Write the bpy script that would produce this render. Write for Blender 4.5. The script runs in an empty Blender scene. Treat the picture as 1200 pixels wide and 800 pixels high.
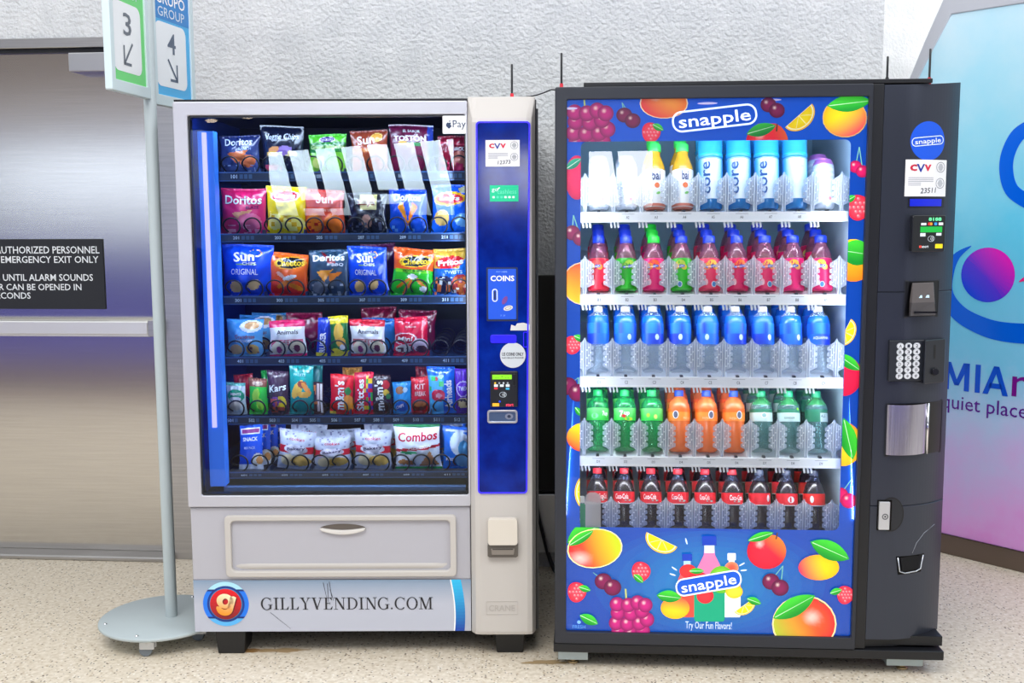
import bpy, math, random
import numpy as np
from mathutils import Vector, Matrix

# ------------------------------------------------------------------ camera, world, light, exposure
SC = bpy.context.scene
COL = SC.collection
F = 1250.0                                   # focal length in pixels of the 1200x800 frame
PITCH, ROLL, CAMH, CAMD = 0.1139, -0.0041, 1.4508, 3.4411
cp, sp = math.cos(PITCH), math.sin(PITCH)
_f = Vector((0, cp, -sp)); _r0 = Vector((1, 0, 0)); _u0 = Vector((0, sp, cp))
_r = math.cos(ROLL)*_r0 + math.sin(ROLL)*_u0
_u = -math.sin(ROLL)*_r0 + math.cos(ROLL)*_u0
CAM = Vector((0, -CAMD, CAMH))
cd = bpy.data.cameras.new('camera'); cam = bpy.data.objects.new('camera', cd); COL.objects.link(cam)
cd.sensor_width = 36; cd.lens = 36*F/1200; cd.clip_start = .05; cd.clip_end = 200
cam.matrix_world = Matrix(((_r.x, _u.x, -_f.x, CAM.x), (_r.y, _u.y, -_f.y, CAM.y), (_r.z, _u.z, -_f.z, CAM.z), (0, 0, 0, 1)))
SC.camera = cam

SNACK_FILL, SNACK_SIDE, DRINK_TOP, DRINK_SIDE, PRINT_GLOW = 1.6, 4, 2.2, 1.6, .42     # watts of the cabinet lamps and added fill lights, then the print's added glow
SHELF_FILL = 1.1
SKY_SOFT, SKY_BRIGHT = .98, 24.0
SC.view_settings.view_transform = 'Standard'; SC.view_settings.look = 'None'
SC.view_settings.exposure = 0.0; SC.view_settings.gamma = 1.0; SC.view_settings.use_curve_mapping = False
SC.cycles.max_bounces = 10; SC.cycles.diffuse_bounces = 4; SC.cycles.glossy_bounces = 4
SC.cycles.transmission_bounces = 4; SC.cycles.transparent_max_bounces = 40
SC.cycles.caustics_reflective = False; SC.cycles.caustics_refractive = False
SC.cycles.sample_clamp_indirect = 6.0

w = bpy.data.worlds.new('sky'); SC.world = w; w.use_nodes = True
nt = w.node_tree; nt.nodes.clear()
def N(nt, t, **k):
    n = nt.nodes.new(t)
    for a, b in k.items(): setattr(n, a, b)
    return n
tc = N(nt, 'ShaderNodeTexCoord'); sx = N(nt, 'ShaderNodeSeparateXYZ')
nt.links.new(tc.outputs['Generated'], sx.inputs[0])
def mrange(nt, src, a, b, lo=0., hi=1.):
    m = N(nt, 'ShaderNodeMapRange'); m.interpolation_type = 'SMOOTHSTEP'
    nt.links.new(src, m.inputs['Value'])
    for i, v in zip(('From Min', 'From Max', 'To Min', 'To Max'), (a, b, lo, hi)): m.inputs[i].default_value = v
    return m.outputs['Result']
def mth(nt, op, a, b):
    m = N(nt, 'ShaderNodeMath', operation=op)
    for i, x in enumerate((a, b)):
        if isinstance(x, (int, float)): m.inputs[i].default_value = x
        else: nt.links.new(x, m.inputs[i])
    return m.outputs[0]
# bright patch added low in the sky, opposite the machines (seen mirrored in their glass)
ny = mth(nt, 'MULTIPLY', sx.outputs['Y'], -1.0)
sky_patch = mth(nt, 'MULTIPLY', mrange(nt, ny, .72, .86), mrange(nt, sx.outputs['Z'], .17, .11))
sky_patch = mth(nt, 'MULTIPLY', sky_patch, mrange(nt, sx.outputs['Z'], .0, .045, .3, 1.))
soft = mth(nt, 'MULTIPLY', mrange(nt, sx.outputs['Z'], -.1, .9, .62, 1.35), SKY_SOFT)   # brighter overhead
stren = mth(nt, 'ADD', mth(nt, 'MULTIPLY', sky_patch, SKY_BRIGHT), soft)
bg = N(nt, 'ShaderNodeBackground'); bg.inputs[0].default_value = (.93, .965, 1, 1)
nt.links.new(stren, bg.inputs[1])
ow = N(nt, 'ShaderNodeOutputWorld'); nt.links.new(bg.outputs[0], ow.inputs[0])

def area(name, loc, target, sx_, sy_, power, color):
    l = bpy.data.lights.new(name, 'AREA'); l.shape = 'RECTANGLE'; l.size = sx_; l.size_y = sy_
    l.energy = power; l.color = color
    o = bpy.data.objects.new(name, l); COL.objects.link(o); o.location = loc
    d = Vector(target) - Vector(loc)
    o.rotation_euler = d.to_track_quat('-Z', 'Y').to_euler()
    o['kind'] = 'structure'
    return o
# fill lights added high over the viewer, no fixtures modelled
area('overhead_fill', (-1.2, -3.2, 4.6), (-.4, .4, .9), 3.4, 1.6, 150, (1, .98, .95))
area('overhead_fill', (3.4, -2.2, 4.4), (2.2, 1.2, .9), 1.6, 1.6, 60, (.93, .97, 1))
# ------------------------------------------------------------------ helpers
def lin(c): return c/12.92 if c <= .04045 else ((c+.055)/1.055)**2.4
def S(r, g, b, a=1.0): return (lin(r/255), lin(g/255), lin(b/255), a)
def mixc(a, b, t):
    t = max(0., min(1., t)); return tuple(a[i]*(1-t)+b[i]*t for i in range(4))

def pray(px, py):                             # viewing ray through a measured point
    return _f + _r*((px-600)/F) - _u*((py-400)/F)
class Frame:
    """a machine's own axes: u along the front, v into the machine, z up"""
    def __init__(s, x, y, a):
        s.o = Vector((x, y, 0)); s.a = a
        s.e = Vector((math.cos(a), math.sin(a), 0)); s.n = Vector((-math.sin(a), math.cos(a), 0))
    def at(s, px, py, v=0.):
        d = pray(px, py); P = CAM + d*((s.o + s.n*v - CAM).dot(s.n)/d.dot(s.n)); Q = P - s.o
        return (Q.dot(s.e), P.z)
    def world(s, u, v, z): return s.o + s.e*u + s.n*v + Vector((0, 0, z))
    def box(s, x0, y0, x1, y1, v=0.):
        """u0, z0, u1, z1 of a measured upright rectangle"""
        ym = (y0+y1)/2; xm = (x0+x1)/2
        return s.at(x0, ym, v)[0], s.at(xm, max(y0, y1), v)[1], s.at(x1, ym, v)[0], s.at(xm, min(y0, y1), v)[1]
A1 = Frame(-1.069, 0, -.0016)                 # snack machine
A2 = Frame(.1352, -.1086, -.0652)             # drinks machine

MATS = {}
def P(name, col, rough=.5, metal=0., **k):
    if name in MATS: return MATS[name]
    m = bpy.data.materials.new(name); m.use_nodes = True
    b = m.node_tree.nodes['Principled BSDF']
    b.inputs['Base Color'].default_value = col; b.inputs['Roughness'].default_value = rough; b.inputs['Metallic'].default_value = metal
    for a, v in k.items(): b.inputs[a.replace('_', ' ')].default_value = v
    MATS[name] = m; return m
def V(name, rough=.4, metal=0., alpha=False, emit=0., **k):
    """colour (and alpha) read from the mesh's own printed colours"""
    if name in MATS: return MATS[name]
    m = P(name, (1, 1, 1, 1), rough, metal, **k); nt = m.node_tree; b = nt.nodes['Principled BSDF']
    a = N(nt, 'ShaderNodeVertexColor'); a.layer_name = 'Col'
    nt.links.new(a.outputs['Color'], b.inputs['Base Color'])
    if alpha: nt.links.new(a.outputs['Alpha'], b.inputs['Alpha'])
    if emit:
        nt.links.new(a.outputs['Color'], b.inputs['Emission Color']); b.inputs['Emission Strength'].default_value = emit
    return m
def E(name, col, s):
    if name in MATS: return MATS[name]
    return P(name, (0, 0, 0, 1), .5, 0, Emission_Color=col, Emission_Strength=s)
def noise_mat(name, c0, c1, scale, rough=.8, bump=0., detail=4, lo=.4, hi=.6, bscale=None, stretch=(1, 1, 1), metal=0.):
    if name in MATS: return MATS[name]
    m = P(name, c0, rough, metal); nt = m.node_tree; b = nt.nodes['Principled BSDF']
    t = N(nt, 'ShaderNodeTexCoord'); mp = N(nt, 'ShaderNodeMapping'); mp.inputs['Scale'].default_value = stretch
    nt.links.new(t.outputs['Object'], mp.inputs[0])
    n = N(nt, 'ShaderNodeTexNoise'); n.inputs['Scale'].default_value = scale; n.inputs['Detail'].default_value = detail
    nt.links.new(mp.outputs[0], n.inputs['Vector'])
    r = N(nt, 'ShaderNodeValToRGB'); r.color_ramp.elements[0].position = lo; r.color_ramp.elements[1].position = hi
    r.color_ramp.elements[0].color = c0; r.color_ramp.elements[1].color = c1
    nt.links.new(n.outputs['Fac'], r.inputs[0]); nt.links.new(r.outputs[0], b.inputs['Base Color'])
    if bump:
        n2 = N(nt, 'ShaderNodeTexNoise'); n2.inputs['Scale'].default_value = bscale or scale; n2.inputs['Detail'].default_value = 3
        nt.links.new(mp.outputs[0], n2.inputs['Vector'])
        bp = N(nt, 'ShaderNodeBump'); bp.inputs['Strength'].default_value = bump; bp.inputs['Distance'].default_value = .012
        nt.links.new(n2.outputs['Fac'], bp.inputs['Height']); nt.links.new(bp.outputs[0], b.inputs['Normal'])
    return m
def glass_mat(name, tint, gain=1.0, ior=1.5, rough=0.0, refl=(1, 1, 1, 1)):
    """a thin clear pane: light passes straight through, both faces reflect"""
    if name in MATS: return MATS[name]
    m = bpy.data.materials.new(name); m.use_nodes = True; nt = m.node_tree; nt.nodes.clear()
    tr = N(nt, 'ShaderNodeBsdfTransparent'); tr.inputs[0].default_value = tint
    gl = N(nt, 'ShaderNodeBsdfGlossy'); gl.inputs['Roughness'].default_value = rough; gl.inputs['Color'].default_value = refl
    fr = N(nt, 'ShaderNodeFresnel'); fr.inputs[0].default_value = ior
    mx = N(nt, 'ShaderNodeMixShader'); o = N(nt, 'ShaderNodeOutputMaterial')
    nt.links.new(mth(nt, 'MULTIPLY', fr.outputs[0], gain), mx.inputs[0])
    nt.links.new(tr.outputs[0], mx.inputs[1]); nt.links.new(gl.outputs[0], mx.inputs[2]); nt.links.new(mx.outputs[0], o.inputs[0])
    MATS[name] = m; return m

FONT = {}
def glyphs(body, bold=0.):
    key = (body, bold)
    if key in FONT: return FONT[key]
    cu = bpy.data.curves.new('t', 'FONT'); cu.body = body; cu.resolution_u = 2; cu.offset = bold*.5; cu.fill_mode = 'FRONT'
    ob = bpy.data.objects.new('t', cu); COL.objects.link(ob)
    dg = bpy.context.evaluated_depsgraph_get(); dg.update()
    me = bpy.data.meshes.new_from_object(ob.evaluated_get(dg))
    vs = [(v.co.x, v.co.y) for v in me.vertices]; fs = [tuple(p.vertices) for p in me.polygons]
    bpy.data.objects.remove(ob); bpy.data.meshes.remove(me); bpy.data.curves.remove(cu)
    if vs:
        xs = [a for a, _ in vs]; ys = [b for _, b in vs]; x0, x1, y0, y1 = min(xs), max(xs), min(ys), max(ys)
        vs = [((a-x0)/max(1e-6, x1-x0), (b-y0)/max(1e-6, y1-y0)) for a, b in vs]; asp = (x1-x0)/max(1e-6, y1-y0)
    else: asp = 1
    FONT[key] = (vs, fs, asp); return FONT[key]

def rrect(x0, y0, x1, y1, r, n=5):
    pts = []
    for cx, cy, a0 in ((x1-r, y0+r, -90), (x1-r, y1-r, 0), (x0+r, y1-r, 90), (x0+r, y0+r, 180)):
        for i in range(n+1):
            a = math.radians(a0 + 90*i/n); pts.append((cx+r*math.cos(a), cy+r*math.sin(a)))
    return pts
def ell(cx, cy, rx, ry, n=24, rot=0., a0=0., a1=360.):
    out = []
    full = abs(a1-a0) >= 360
    for i in range(n if full else n+1):
        a = math.radians(a0+(a1-a0)*i/n); x, y = rx*math.cos(a), ry*math.sin(a)
        c, s = math.cos(rot), math.sin(rot); out.append((cx+x*c-y*s, cy+x*s+y*c))
    return out

def strips(pts, step=.006):
    """cut a convex outline into narrow upright strips so that it can follow a curved front"""
    x0, x1 = min(p[0] for p in pts), max(p[0] for p in pts); n = max(1, int((x1-x0)/step)); out = []
    def cut(poly, val, less):
        o = []
        for i in range(len(poly)):
            p, q = poly[i], poly[(i+1) % len(poly)]; ip, iq = (p[0] <= val) == less or p[0] == val, (q[0] <= val) == less or q[0] == val
            if ip: o.append(p)
            if ip != iq: t = (val-p[0])/(q[0]-p[0]); o.append((val, p[1]+(q[1]-p[1])*t))
        return o
    for i in range(n):
        a, b = x0+(x1-x0)*i/n, x0+(x1-x0)*(i+1)/n; q = cut(pts, a, False)
        if len(q) > 2: q = cut(q, b, True)
        if len(q) > 2: out.append(q)
    return out

class MB:
    """collects shapes, then links them as ONE mesh object"""
    def __init__(s): s.v = []; s.f = []; s.m = []; s.c = []; s.sm = []
    def add(s, vs, fs, col=(1, 1, 1, 1), mi=0, smooth=False, cols=None):
        b = len(s.v); s.v += [tuple(x) for x in vs]
        for i, f in enumerate(fs):
            s.f.append(tuple(b+j for j in f)); s.m.append(mi); s.sm.append(smooth)
            s.c.append(cols[i] if cols else col)
        return s
    def box(s, x0, y0, z0, x1, y1, z1, col=(1, 1, 1, 1), mi=0):
        v = [(x, y, z) for z in (z0, z1) for y in (y0, y1) for x in (x0, x1)]
        return s.add(v, [(0, 2, 3, 1), (4, 5, 7, 6), (0, 1, 5, 4), (2, 6, 7, 3), (0, 4, 6, 2), (1, 3, 7, 5)], col, mi)
    def bbox(s, x0, y0, z0, x1, y1, z1, r, col=(1, 1, 1, 1), mi=0, n=3):
        """box whose four front-to-back edges are rounded and whose front rim is chamfered"""
        o = rrect(x0, z0, x1, z1, r, n); q = min(r*.5, .004, (y1-y0)*.4)
        i = rrect(x0+q, z0+q, x1-q, z1-q, max(r-q, .0005), n); k = len(o)
        v = [(a, y1, b) for a, b in o] + [(a, y0+q, b) for a, b in o] + [(a, y0, b) for a, b in i]
        f = []
        for t in range(2):
            for j in range(k):
                a, b2 = t*k+j, t*k+(j+1) % k; f.append((a, b2, b2+k, a+k))
        f.append(tuple(range(2*k, 3*k))); f.append(tuple(reversed(range(k))))
        return s.add(v, f, col, mi)
    def poly(s, pts, y, col=(1, 1, 1, 1), mi=0, fn=None):
        fn = fn or (lambda a, b: (a, y, b))
        return s.add([fn(a, b) for a, b in pts], [tuple(range(len(pts)))], col, mi)
    def spoly(s, pts, col, fn, mi=0):
        for q in strips(pts): s.poly(q, 0, col, mi, fn)
        return s
    def ring(s, outer, inner, y, col=(1, 1, 1, 1), mi=0, fn=None, closed=True):
        fn = fn or (lambda a, b: (a, y, b)); k = len(outer)
        return s.add([fn(a, b) for a, b in outer]+[fn(a, b) for a, b in inner],
                     [(j, (j+1) % k, k+(j+1) % k, k+j) for j in range(k if closed else k-1)], col, mi)
    def frame(s, outer, inner, y0, y1, col=(1, 1, 1, 1), mi=0):
        """a rim of real depth between two outlines, front at y0"""
        k = len(outer)
        v = [(a, y0, b) for a, b in outer]+[(a, y0, b) for a, b in inner]+[(a, y1, b) for a, b in outer]+[(a, y1, b) for a, b in inner]
        f = []
        for j in range(k):
            n = (j+1) % k
            f += [(j, n, k+n, k+j), (2*k+j, 3*k+j, 3*k+n, 2*k+n), (j, 2*k+j, 2*k+n, n), (k+j, k+n, 3*k+n, 3*k+j)]
        return s.add(v, f, col, mi)
    def prism(s, pts, y0, y1, col=(1, 1, 1, 1), mi=0, fn=None):
        k = len(pts); fn = fn or (lambda a, b, y: (a, y, b))
        v = [fn(a, b, y0) for a, b in pts]+[fn(a, b, y1) for a, b in pts]
        return s.add(v, [tuple(range(k)), tuple(reversed(range(k, 2*k)))]+[(j, j+k, (j+1) % k+k, (j+1) % k) for j in range(k)], col, mi)
    def lathe(s, prof, n=20, cx=0., cy=0., cz=0., mi=0, col=(1, 1, 1, 1), cap=True, rc=None, wob=None):
        """prof: (radius, z[, colour]) from the bottom up"""
        v = []
        for p in prof:
            for i in range(n):
                a = 2*math.pi*i/n; r = p[0]*(wob(a, p[1]) if wob else 1); v.append((cx+r*math.cos(a), cy+r*math.sin(a), cz+p[1]))
        f = []; cs = []
        for k in range(len(prof)-1):
            for i in range(n):
                f.append((k*n+i, k*n+(i+1) % n, (k+1)*n+(i+1) % n, (k+1)*n+i))
                cs.append(prof[k][2] if len(prof[k]) > 2 else col)
        s.add(v, f, col, mi, True, cs)
        if cap:
            L = len(prof)
            s.add(v[:n], [tuple(reversed(range(n)))], prof[0][2] if len(prof[0]) > 2 else col, mi)
            s.add(v[-n:], [tuple(range(n))], prof[-1][2] if len(prof[-1]) > 2 else col, mi)
        return s
    def tube(s, path, r, n=6, col=(1, 1, 1, 1), mi=0, closed=False):
        path = [Vector(p) for p in path]; k = len(path); v = []; up = None
        for i, p in enumerate(path):
            t = (path[min(i+1, k-1)] - path[max(i-1, 0)])
            if t.length < 1e-9: t = Vector((0, 0, 1))
            t.normalize()
            if up is None: up = Vector((0, 0, 1)) if abs(t.z) < .9 else Vector((1, 0, 0))
            a = t.cross(up)
            if a.length < 1e-4: a = t.orthogonal()
            a.normalize(); b = a.cross(t).normalized(); up = b
            for j in range(n):
                w_ = 2*math.pi*j/n; v.append(p + a*(r*math.cos(w_)) + b*(r*math.sin(w_)))
        f = [(i*n+j, i*n+(j+1) % n, (i+1)*n+(j+1) % n, (i+1)*n+j) for i in range(k-1) for j in range(n)]
        f += [tuple(reversed(range(n))), tuple((k-1)*n+j for j in range(n))]
        return s.add(v, f, col, mi, True)
    def text(s, body, bx, fn, col=(0, 0, 0, 1), bold=0., mi=0, rot=0., shear=0., vert=False):
        """ink box bx=(x0,y0,x1,y1); fn(x,y) gives the 3-D point"""
        vs, fs, asp = glyphs(body, bold); x0, y0, x1, y1 = bx; cx, cy = (x0+x1)/2, (y0+y1)/2
        c, q = math.cos(rot), math.sin(rot); out = []
        for a, b in vs:
            if vert: x, y = (b-.5)*-(x1-x0), (a-.5)*(y1-y0)
            else: x, y = (a-.5)*(x1-x0), (b-.5)*(y1-y0)
            x += shear*y; out.append(fn(cx+x*c-y*q, cy+x*q+y*c))
        return s.add(out, fs, col, mi)
    def build(s, name, mats, parent=None, loc=None, rotz=None, bevel=0., smooth=None):
        me = bpy.data.meshes.new(name); me.from_pydata(s.v, [], s.f)
        for m in (mats if isinstance(mats, (list, tuple)) else [mats]): me.materials.append(m)
        me.polygons.foreach_set('material_index', s.m)
        me.polygons.foreach_set('use_smooth', s.sm if smooth is None else [smooth]*len(s.f))
        at = me.color_attributes.new('Col', 'FLOAT_COLOR', 'CORNER'); buf = []
        for f, c in zip(s.f, s.c):
            if isinstance(c[0], (tuple, list)):
                for q in c: buf.extend(q)
            else: buf.extend(tuple(c)*len(f))
        at.data.foreach_set('color', np.array(buf, dtype=np.float32))
        me.update()
        o = bpy.data.objects.new(name, me); COL.objects.link(o)
        if parent: o.parent = parent
        if loc is not None: o.location = loc
        if rotz is not None: o.rotation_euler = (0, 0, rotz)
        if bevel:
            b = o.modifiers.new('bevel', 'BEVEL'); b.width = bevel; b.segments = 2; b.limit_method = 'ANGLE'; b.angle_limit = .6
        return o
def thing(name, label, cat, loc=(0, 0, 0), rotz=0., group=None):
    o = bpy.data.objects.new(name, None); COL.objects.link(o); o.location = loc; o.rotation_euler = (0, 0, rotz)
    o.empty_display_size = .05; return tag(o, label, cat, group)
def tag(o, label, cat, group=None):
    o['label'] = label; o['category'] = cat
    if group: o['group'] = group
    return o
def struct(o): o['kind'] = 'structure'; return o
def copy_tree(o, parent=None):
    c = o.copy(); COL.objects.link(c)
    if parent: c.parent = parent
    for ch in list(o.children): copy_tree(ch, c)
    return c

WHITE = (1, 1, 1, 1); INK = S(25, 25, 30)
steel = P('stainless_steel', (.62, .62, .63, 1), .32, 1.)
chrome = P('chrome', (.8, .8, .82, 1), .15, 1.)
black_plastic = P('black_plastic', (.012, .013, .016, 1), .35)
dark_void = P('dark_interior', (.008, .008, .01, 1), .7)
ink = V('printed_ink', .45)
gloss_ink = V('glossy_print', .22)

# ------------------------------------------------------------------ the hall
def floor_material():
    m = P('terrazzo', (1, 1, 1, 1), .38); nt = m.node_tree; b = nt.nodes['Principled BSDF']
    t = N(nt, 'ShaderNodeTexCoord')
    def speck(scale, thr, off):
        mp = N(nt, 'ShaderNodeMapping'); mp.inputs['Location'].default_value = (off, off*.7, 0); nt.links.new(t.outputs['Object'], mp.inputs[0])
        vo = N(nt, 'ShaderNodeTexVoronoi'); vo.inputs['Scale'].default_value = scale; nt.links.new(mp.outputs[0], vo.inputs['Vector'])
        sp = N(nt, 'ShaderNodeSeparateColor'); nt.links.new(vo.outputs['Color'], sp.inputs[0])
        near = mrange(nt, vo.outputs['Distance'], .34, .22); pick = mrange(nt, sp.outputs[0], thr, thr+.02)
        return mth(nt, 'MULTIPLY', near, pick)
    n = N(nt, 'ShaderNodeTexNoise'); n.inputs['Scale'].default_value = 60; n.inputs['Detail'].default_value = 5; nt.links.new(t.outputs['Object'], n.inputs['Vector'])
    r = N(nt, 'ShaderNodeValToRGB'); nt.links.new(n.outputs['Fac'], r.inputs[0])
    r.color_ramp.elements[0].position = .35; r.color_ramp.elements[0].color = S(206, 192, 170); r.color_ramp.elements[1].position = .65; r.color_ramp.elements[1].color = S(230, 219, 202)
    cur = r.outputs[0]
    for scale, thr, off, colr in ((70, .66, 0, S(186, 166, 138)), (90, .80, 3.1, S(242, 236, 226)), (80, .84, 7.7, S(112, 90, 70)), (95, .88, 5.3, S(62, 54, 50))):
        mx = N(nt, 'ShaderNodeMix', data_type='RGBA'); nt.links.new(speck(scale, thr, off), mx.inputs['Factor'])
        nt.links.new(cur, mx.inputs['A']); mx.inputs['B'].default_value = colr; cur = mx.outputs['Result']
    # rusty ring and grime the snack machine's feet have left
    nt.links.new(cur, b.inputs['Base Color'])
    return m
def slab(name, x0, y0, z0, x1, y1, z1, m, parent=None, bevel=0.):
    o = MB().box(x0, y0, z0, x1, y1, z1).build(name, m, parent, bevel=bevel); return o
struct(slab('floor', -13, -12.2, -.1, 7, 5, 0, floor_material()))
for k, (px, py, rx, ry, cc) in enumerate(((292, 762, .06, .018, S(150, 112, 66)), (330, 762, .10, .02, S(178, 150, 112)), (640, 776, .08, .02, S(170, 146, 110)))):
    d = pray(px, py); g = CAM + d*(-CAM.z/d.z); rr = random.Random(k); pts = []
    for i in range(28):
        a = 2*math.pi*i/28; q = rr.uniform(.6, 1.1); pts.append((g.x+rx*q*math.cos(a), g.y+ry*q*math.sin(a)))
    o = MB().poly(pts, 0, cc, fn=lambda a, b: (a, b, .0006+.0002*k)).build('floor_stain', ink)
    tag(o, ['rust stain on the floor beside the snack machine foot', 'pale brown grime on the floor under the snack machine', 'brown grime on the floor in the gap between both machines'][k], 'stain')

stucco = noise_mat('stucco', S(192, 194, 197), S(206, 207, 209), 9, .9, 1.0, 4, .3, .7, 62)
lighter_stucco = noise_mat('lighter_stucco', S(226, 227, 228), S(236, 236, 237), 9, .9, .6, 4, .3, .7, 75)  # stucco made lighter because that wall catches more light
WA = math.atan2(-.082, 1.)
WF = Frame(0, .92, WA)                        # back wall: u along, v into the wall
ux = WF.at(1035, 50)[0]                       # its free corner
dtop = WF.at(100, 44)[1]; dr = WF.at(222, 400)[0]
wl = MB(); wl.box(-13, 0, dtop, dr, .25, 4.2); wl.box(dr, 0, 0, ux, .25, 4.2)
struct(wl.build('wall_back', stucco, None, WF.o, WA))
struct(slab('wall_right', 1.2, 2.1, 0, 6, 2.3, 4.2, lighter_stucco))
# stainless service door in the back wall
door_steel = noise_mat('brushed_steel', (.57, .545, .51, 1), (.64, .61, .57, 1), 3, .15, .0, 6, .3, .7, 4, (1, 1, 60), 1.)
dframe_m = noise_mat('frame_steel', (.42, .41, .41, 1), (.5, .49, .48, 1), 3, .3, .04, 5, .3, .7, 4, (1, 1, 40), 1.)
dl = WF.at(191, 400)[0]
dm = MB(); dm.box(-3.6, .03, .022, dl, .075, WF.at(100, 60, .03)[1])
door = struct(dm.build('door_1', door_steel, None, WF.o, WA))
z1 = WF.at(60, 60, .0)[1]
fm = MB(); fm.box(-3.6, -.012, z1+.012, dr, .09, dtop); fm.box(-3.6, .012, z1-.004, dr, .09, z1+.012, mi=1)
fm.box(dl+.006, -.012, 0, dr, .09, z1+.012); fm.box(dl, .04, 0, dl+.006, .09, z1, mi=1)
fm.build('door_frame', [dframe_m, black_plastic], door, bevel=.002)
tm = MB(); tm.box(-3.6, -.06, 0, dl+.01, .08, .021); tm.build('threshold', dframe_m, door, bevel=.006)
b0 = WF.at(0, 391, -.05); b1 = WF.at(176, 376, -.05)
pm = MB(); pm.bbox(-3.0, -.075, b0[1], b1[0], -.03, b1[1], .008); pm.bbox(b1[0], -.08, b0[1]-.006, b1[0]+.03, .03, b1[1]+.006, .006, mi=1)
pm.bbox(-3.0, -.03, b0[1]-.012, b1[0]-.01, .03, b1[1]-.004, .004)
pm.build('push_bar', [P('push_bar_metal', (.8, .79, .77, 1), .38, 1.), dframe_m], door)
c0 = WF.at(82, 84, -.05); c1 = WF.at(150, 61, -.05)
cm = MB(); cm.bbox(c0[0], -.06, c0[1], c1[0], .03, c1[1], .004); cm.build('door_closer', P('closer_metal', (.55, .55, .56, 1), .3, 1.), door, bevel=.003)
# warning sign on the door
sv = .024; s0 = WF.at(124, 362, sv); s1 = WF.at(120, 280, sv); su1 = (s0[0]+s1[0])/2
zz0 = WF.at(60, 362, sv)[1]; zz1 = WF.at(60, 280, sv)[1]
sm_ = MB(); sm_.bbox(su1-.62, sv, zz0, su1, sv+.005, zz1, .002, S(22, 24, 30))
for body, xr, y0, y1, wd in (('AUTHORIZED PERSONNEL', 116.5, 297, 288.5, 122), ('& EMERGENCY EXIT ONLY', 115.5, 308, 300, 124), ('PUSH UNTIL ALARM SOUNDS', 109, 329, 321, 132), ('DOOR CAN BE OPENED IN', 95.5, 340, 332.5, 120), ('15 SECONDS', 36, 350, 342.5, 56)):
    r1 = WF.at(xr, (y0+y1)/2, sv); r0 = WF.at(xr-wd, (y0+y1)/2, sv)
    sm_.text(body, (r0[0], WF.at(60, y0, sv)[1], r1[0], WF.at(60, y1, sv)[1]), lambda a, b: (a, sv-.0008, b), S(225, 228, 232), .015)
tag(sm_.build('door_sign', ink, None, WF.o, WA), 'black warning sign with white capitals on the steel door', 'sign')
# boarded strip and steel plate on the wall behind the gap between both machines
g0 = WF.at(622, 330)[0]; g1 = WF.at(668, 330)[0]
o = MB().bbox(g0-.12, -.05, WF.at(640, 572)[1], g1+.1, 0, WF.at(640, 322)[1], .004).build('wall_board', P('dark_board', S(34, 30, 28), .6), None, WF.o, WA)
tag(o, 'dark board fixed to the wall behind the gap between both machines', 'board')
o = MB().bbox(g0-.1, -.06, WF.at(640, 642)[1], g1+.1, 0, WF.at(640, 575)[1], .004).build('wall_box', steel, None, WF.o, WA)
tag(o, 'steel box low on the wall seen between both machines', 'box')

# far side of the hall, behind the viewer: panelled wall with a raked window (mirrored in the glass)
FY = -12.
struct(slab('floor_carpet', -13, -12., 0, 7, -4.9, .012, P('blue_carpet', S(92, 86, 190), .7)))
struct(slab('dark_floor_strip', -13, -4.9, 0, 7, -2.7, .011, P('brown_strip', S(104, 84, 72), .8)))  # unseen strip added to darken the steel door's reflection
hw = MB(); wx0, wx1, wz0, wz1 = -3.55, -.86, 1.52, 2.62
cream, violet, pale = S(236, 226, 212), S(66, 66, 190), S(240, 246, 255)
for x0, x1, z0, z1, c in ((-16, -13, 0, 5.2, S(90, 90, 120)), (-13, wx0, 0, 1.05, violet), (-4.4, wx0, 1.05, 2.75, S(86, 92, 130)), (-13, wx0, 2.75, 3.0, S(120, 128, 170)), (-13, wx0, 3.0, 3.7, cream), (-13, wx0, 3.7, 5.2, S(150, 132, 116)),
                          (wx1, 14, 0, .25, S(60, 60, 70)), (wx1, -.47, .25, 3.7, S(70, 74, 92)), (-.47, .43, .25, 1.62, S(60, 64, 84)), (-.47, .43, 2.48, 3.7, S(70, 74, 92)), (.43, 14, .25, 3.7, S(70, 74, 92)), (wx0, wx1, 0, wz0, S(52, 56, 78)), (wx0, wx1, wz1, 3.7, S(74, 78, 98))):
    hw.box(x0, FY-.2, z0, x1, FY, z1, c)
struct(hw.build('wall_front', V('hall_panels', .6)))
win = MB(); tl = .26
for i in range(8):
    xb = wx0+.08+i*(wx1-wx0-.0)/7.0; zt = wz1
    win.prism([(xb+.06, wz0), (xb-.03, wz0), (xb-.03-tl, zt), (xb+.06-tl, zt)], FY-.12, FY-.06)
win.box(wx0+.4, FY-.12, wz0+.10, wx0+1.1, FY-.08, wz0+.22); win.box(wx0+1.5, FY-.12, wz0+.30, wx0+2.3, FY-.08, wz0+.36); win.box(wx0+1.2, FY-.12, wz0, wx0+2.0, FY-.08, wz0+.16); win.prism([(wx0, wz1+.01), (wx1, wz1+.01), (wx1, wz1-.02), (wx0, wz1-.2)], FY-.12, FY-.05)
o = struct(MB().box(-13, FY-.12, 1.05, -4.4, FY-.1, 2.75).build('window_2', glass_mat('smoked_glass', (.32, .335, .36, 1))))
for x_, z_ in ((-4.30, 2.86), (-3.78, 2.91)):  # ceiling downlights, stood in for by flat discs on the wall
    o = MB(); o.prism(ell(x_, z_, .10, .032, 24), FY, FY+.03, S(230, 220, 210)); lh_ = struct(o.build('downlight', V('hall_panels', .6)))
    MB().prism(ell(x_, z_, .085, .026, 24), FY+.03, FY+.034).build('lamp_glass', E('warm_lamp', (1, .72, .5, 1), 14), lh_)
w1 = struct(win.build('window_1', P('window_frame_metal', S(40, 48, 70), .5)))
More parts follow.
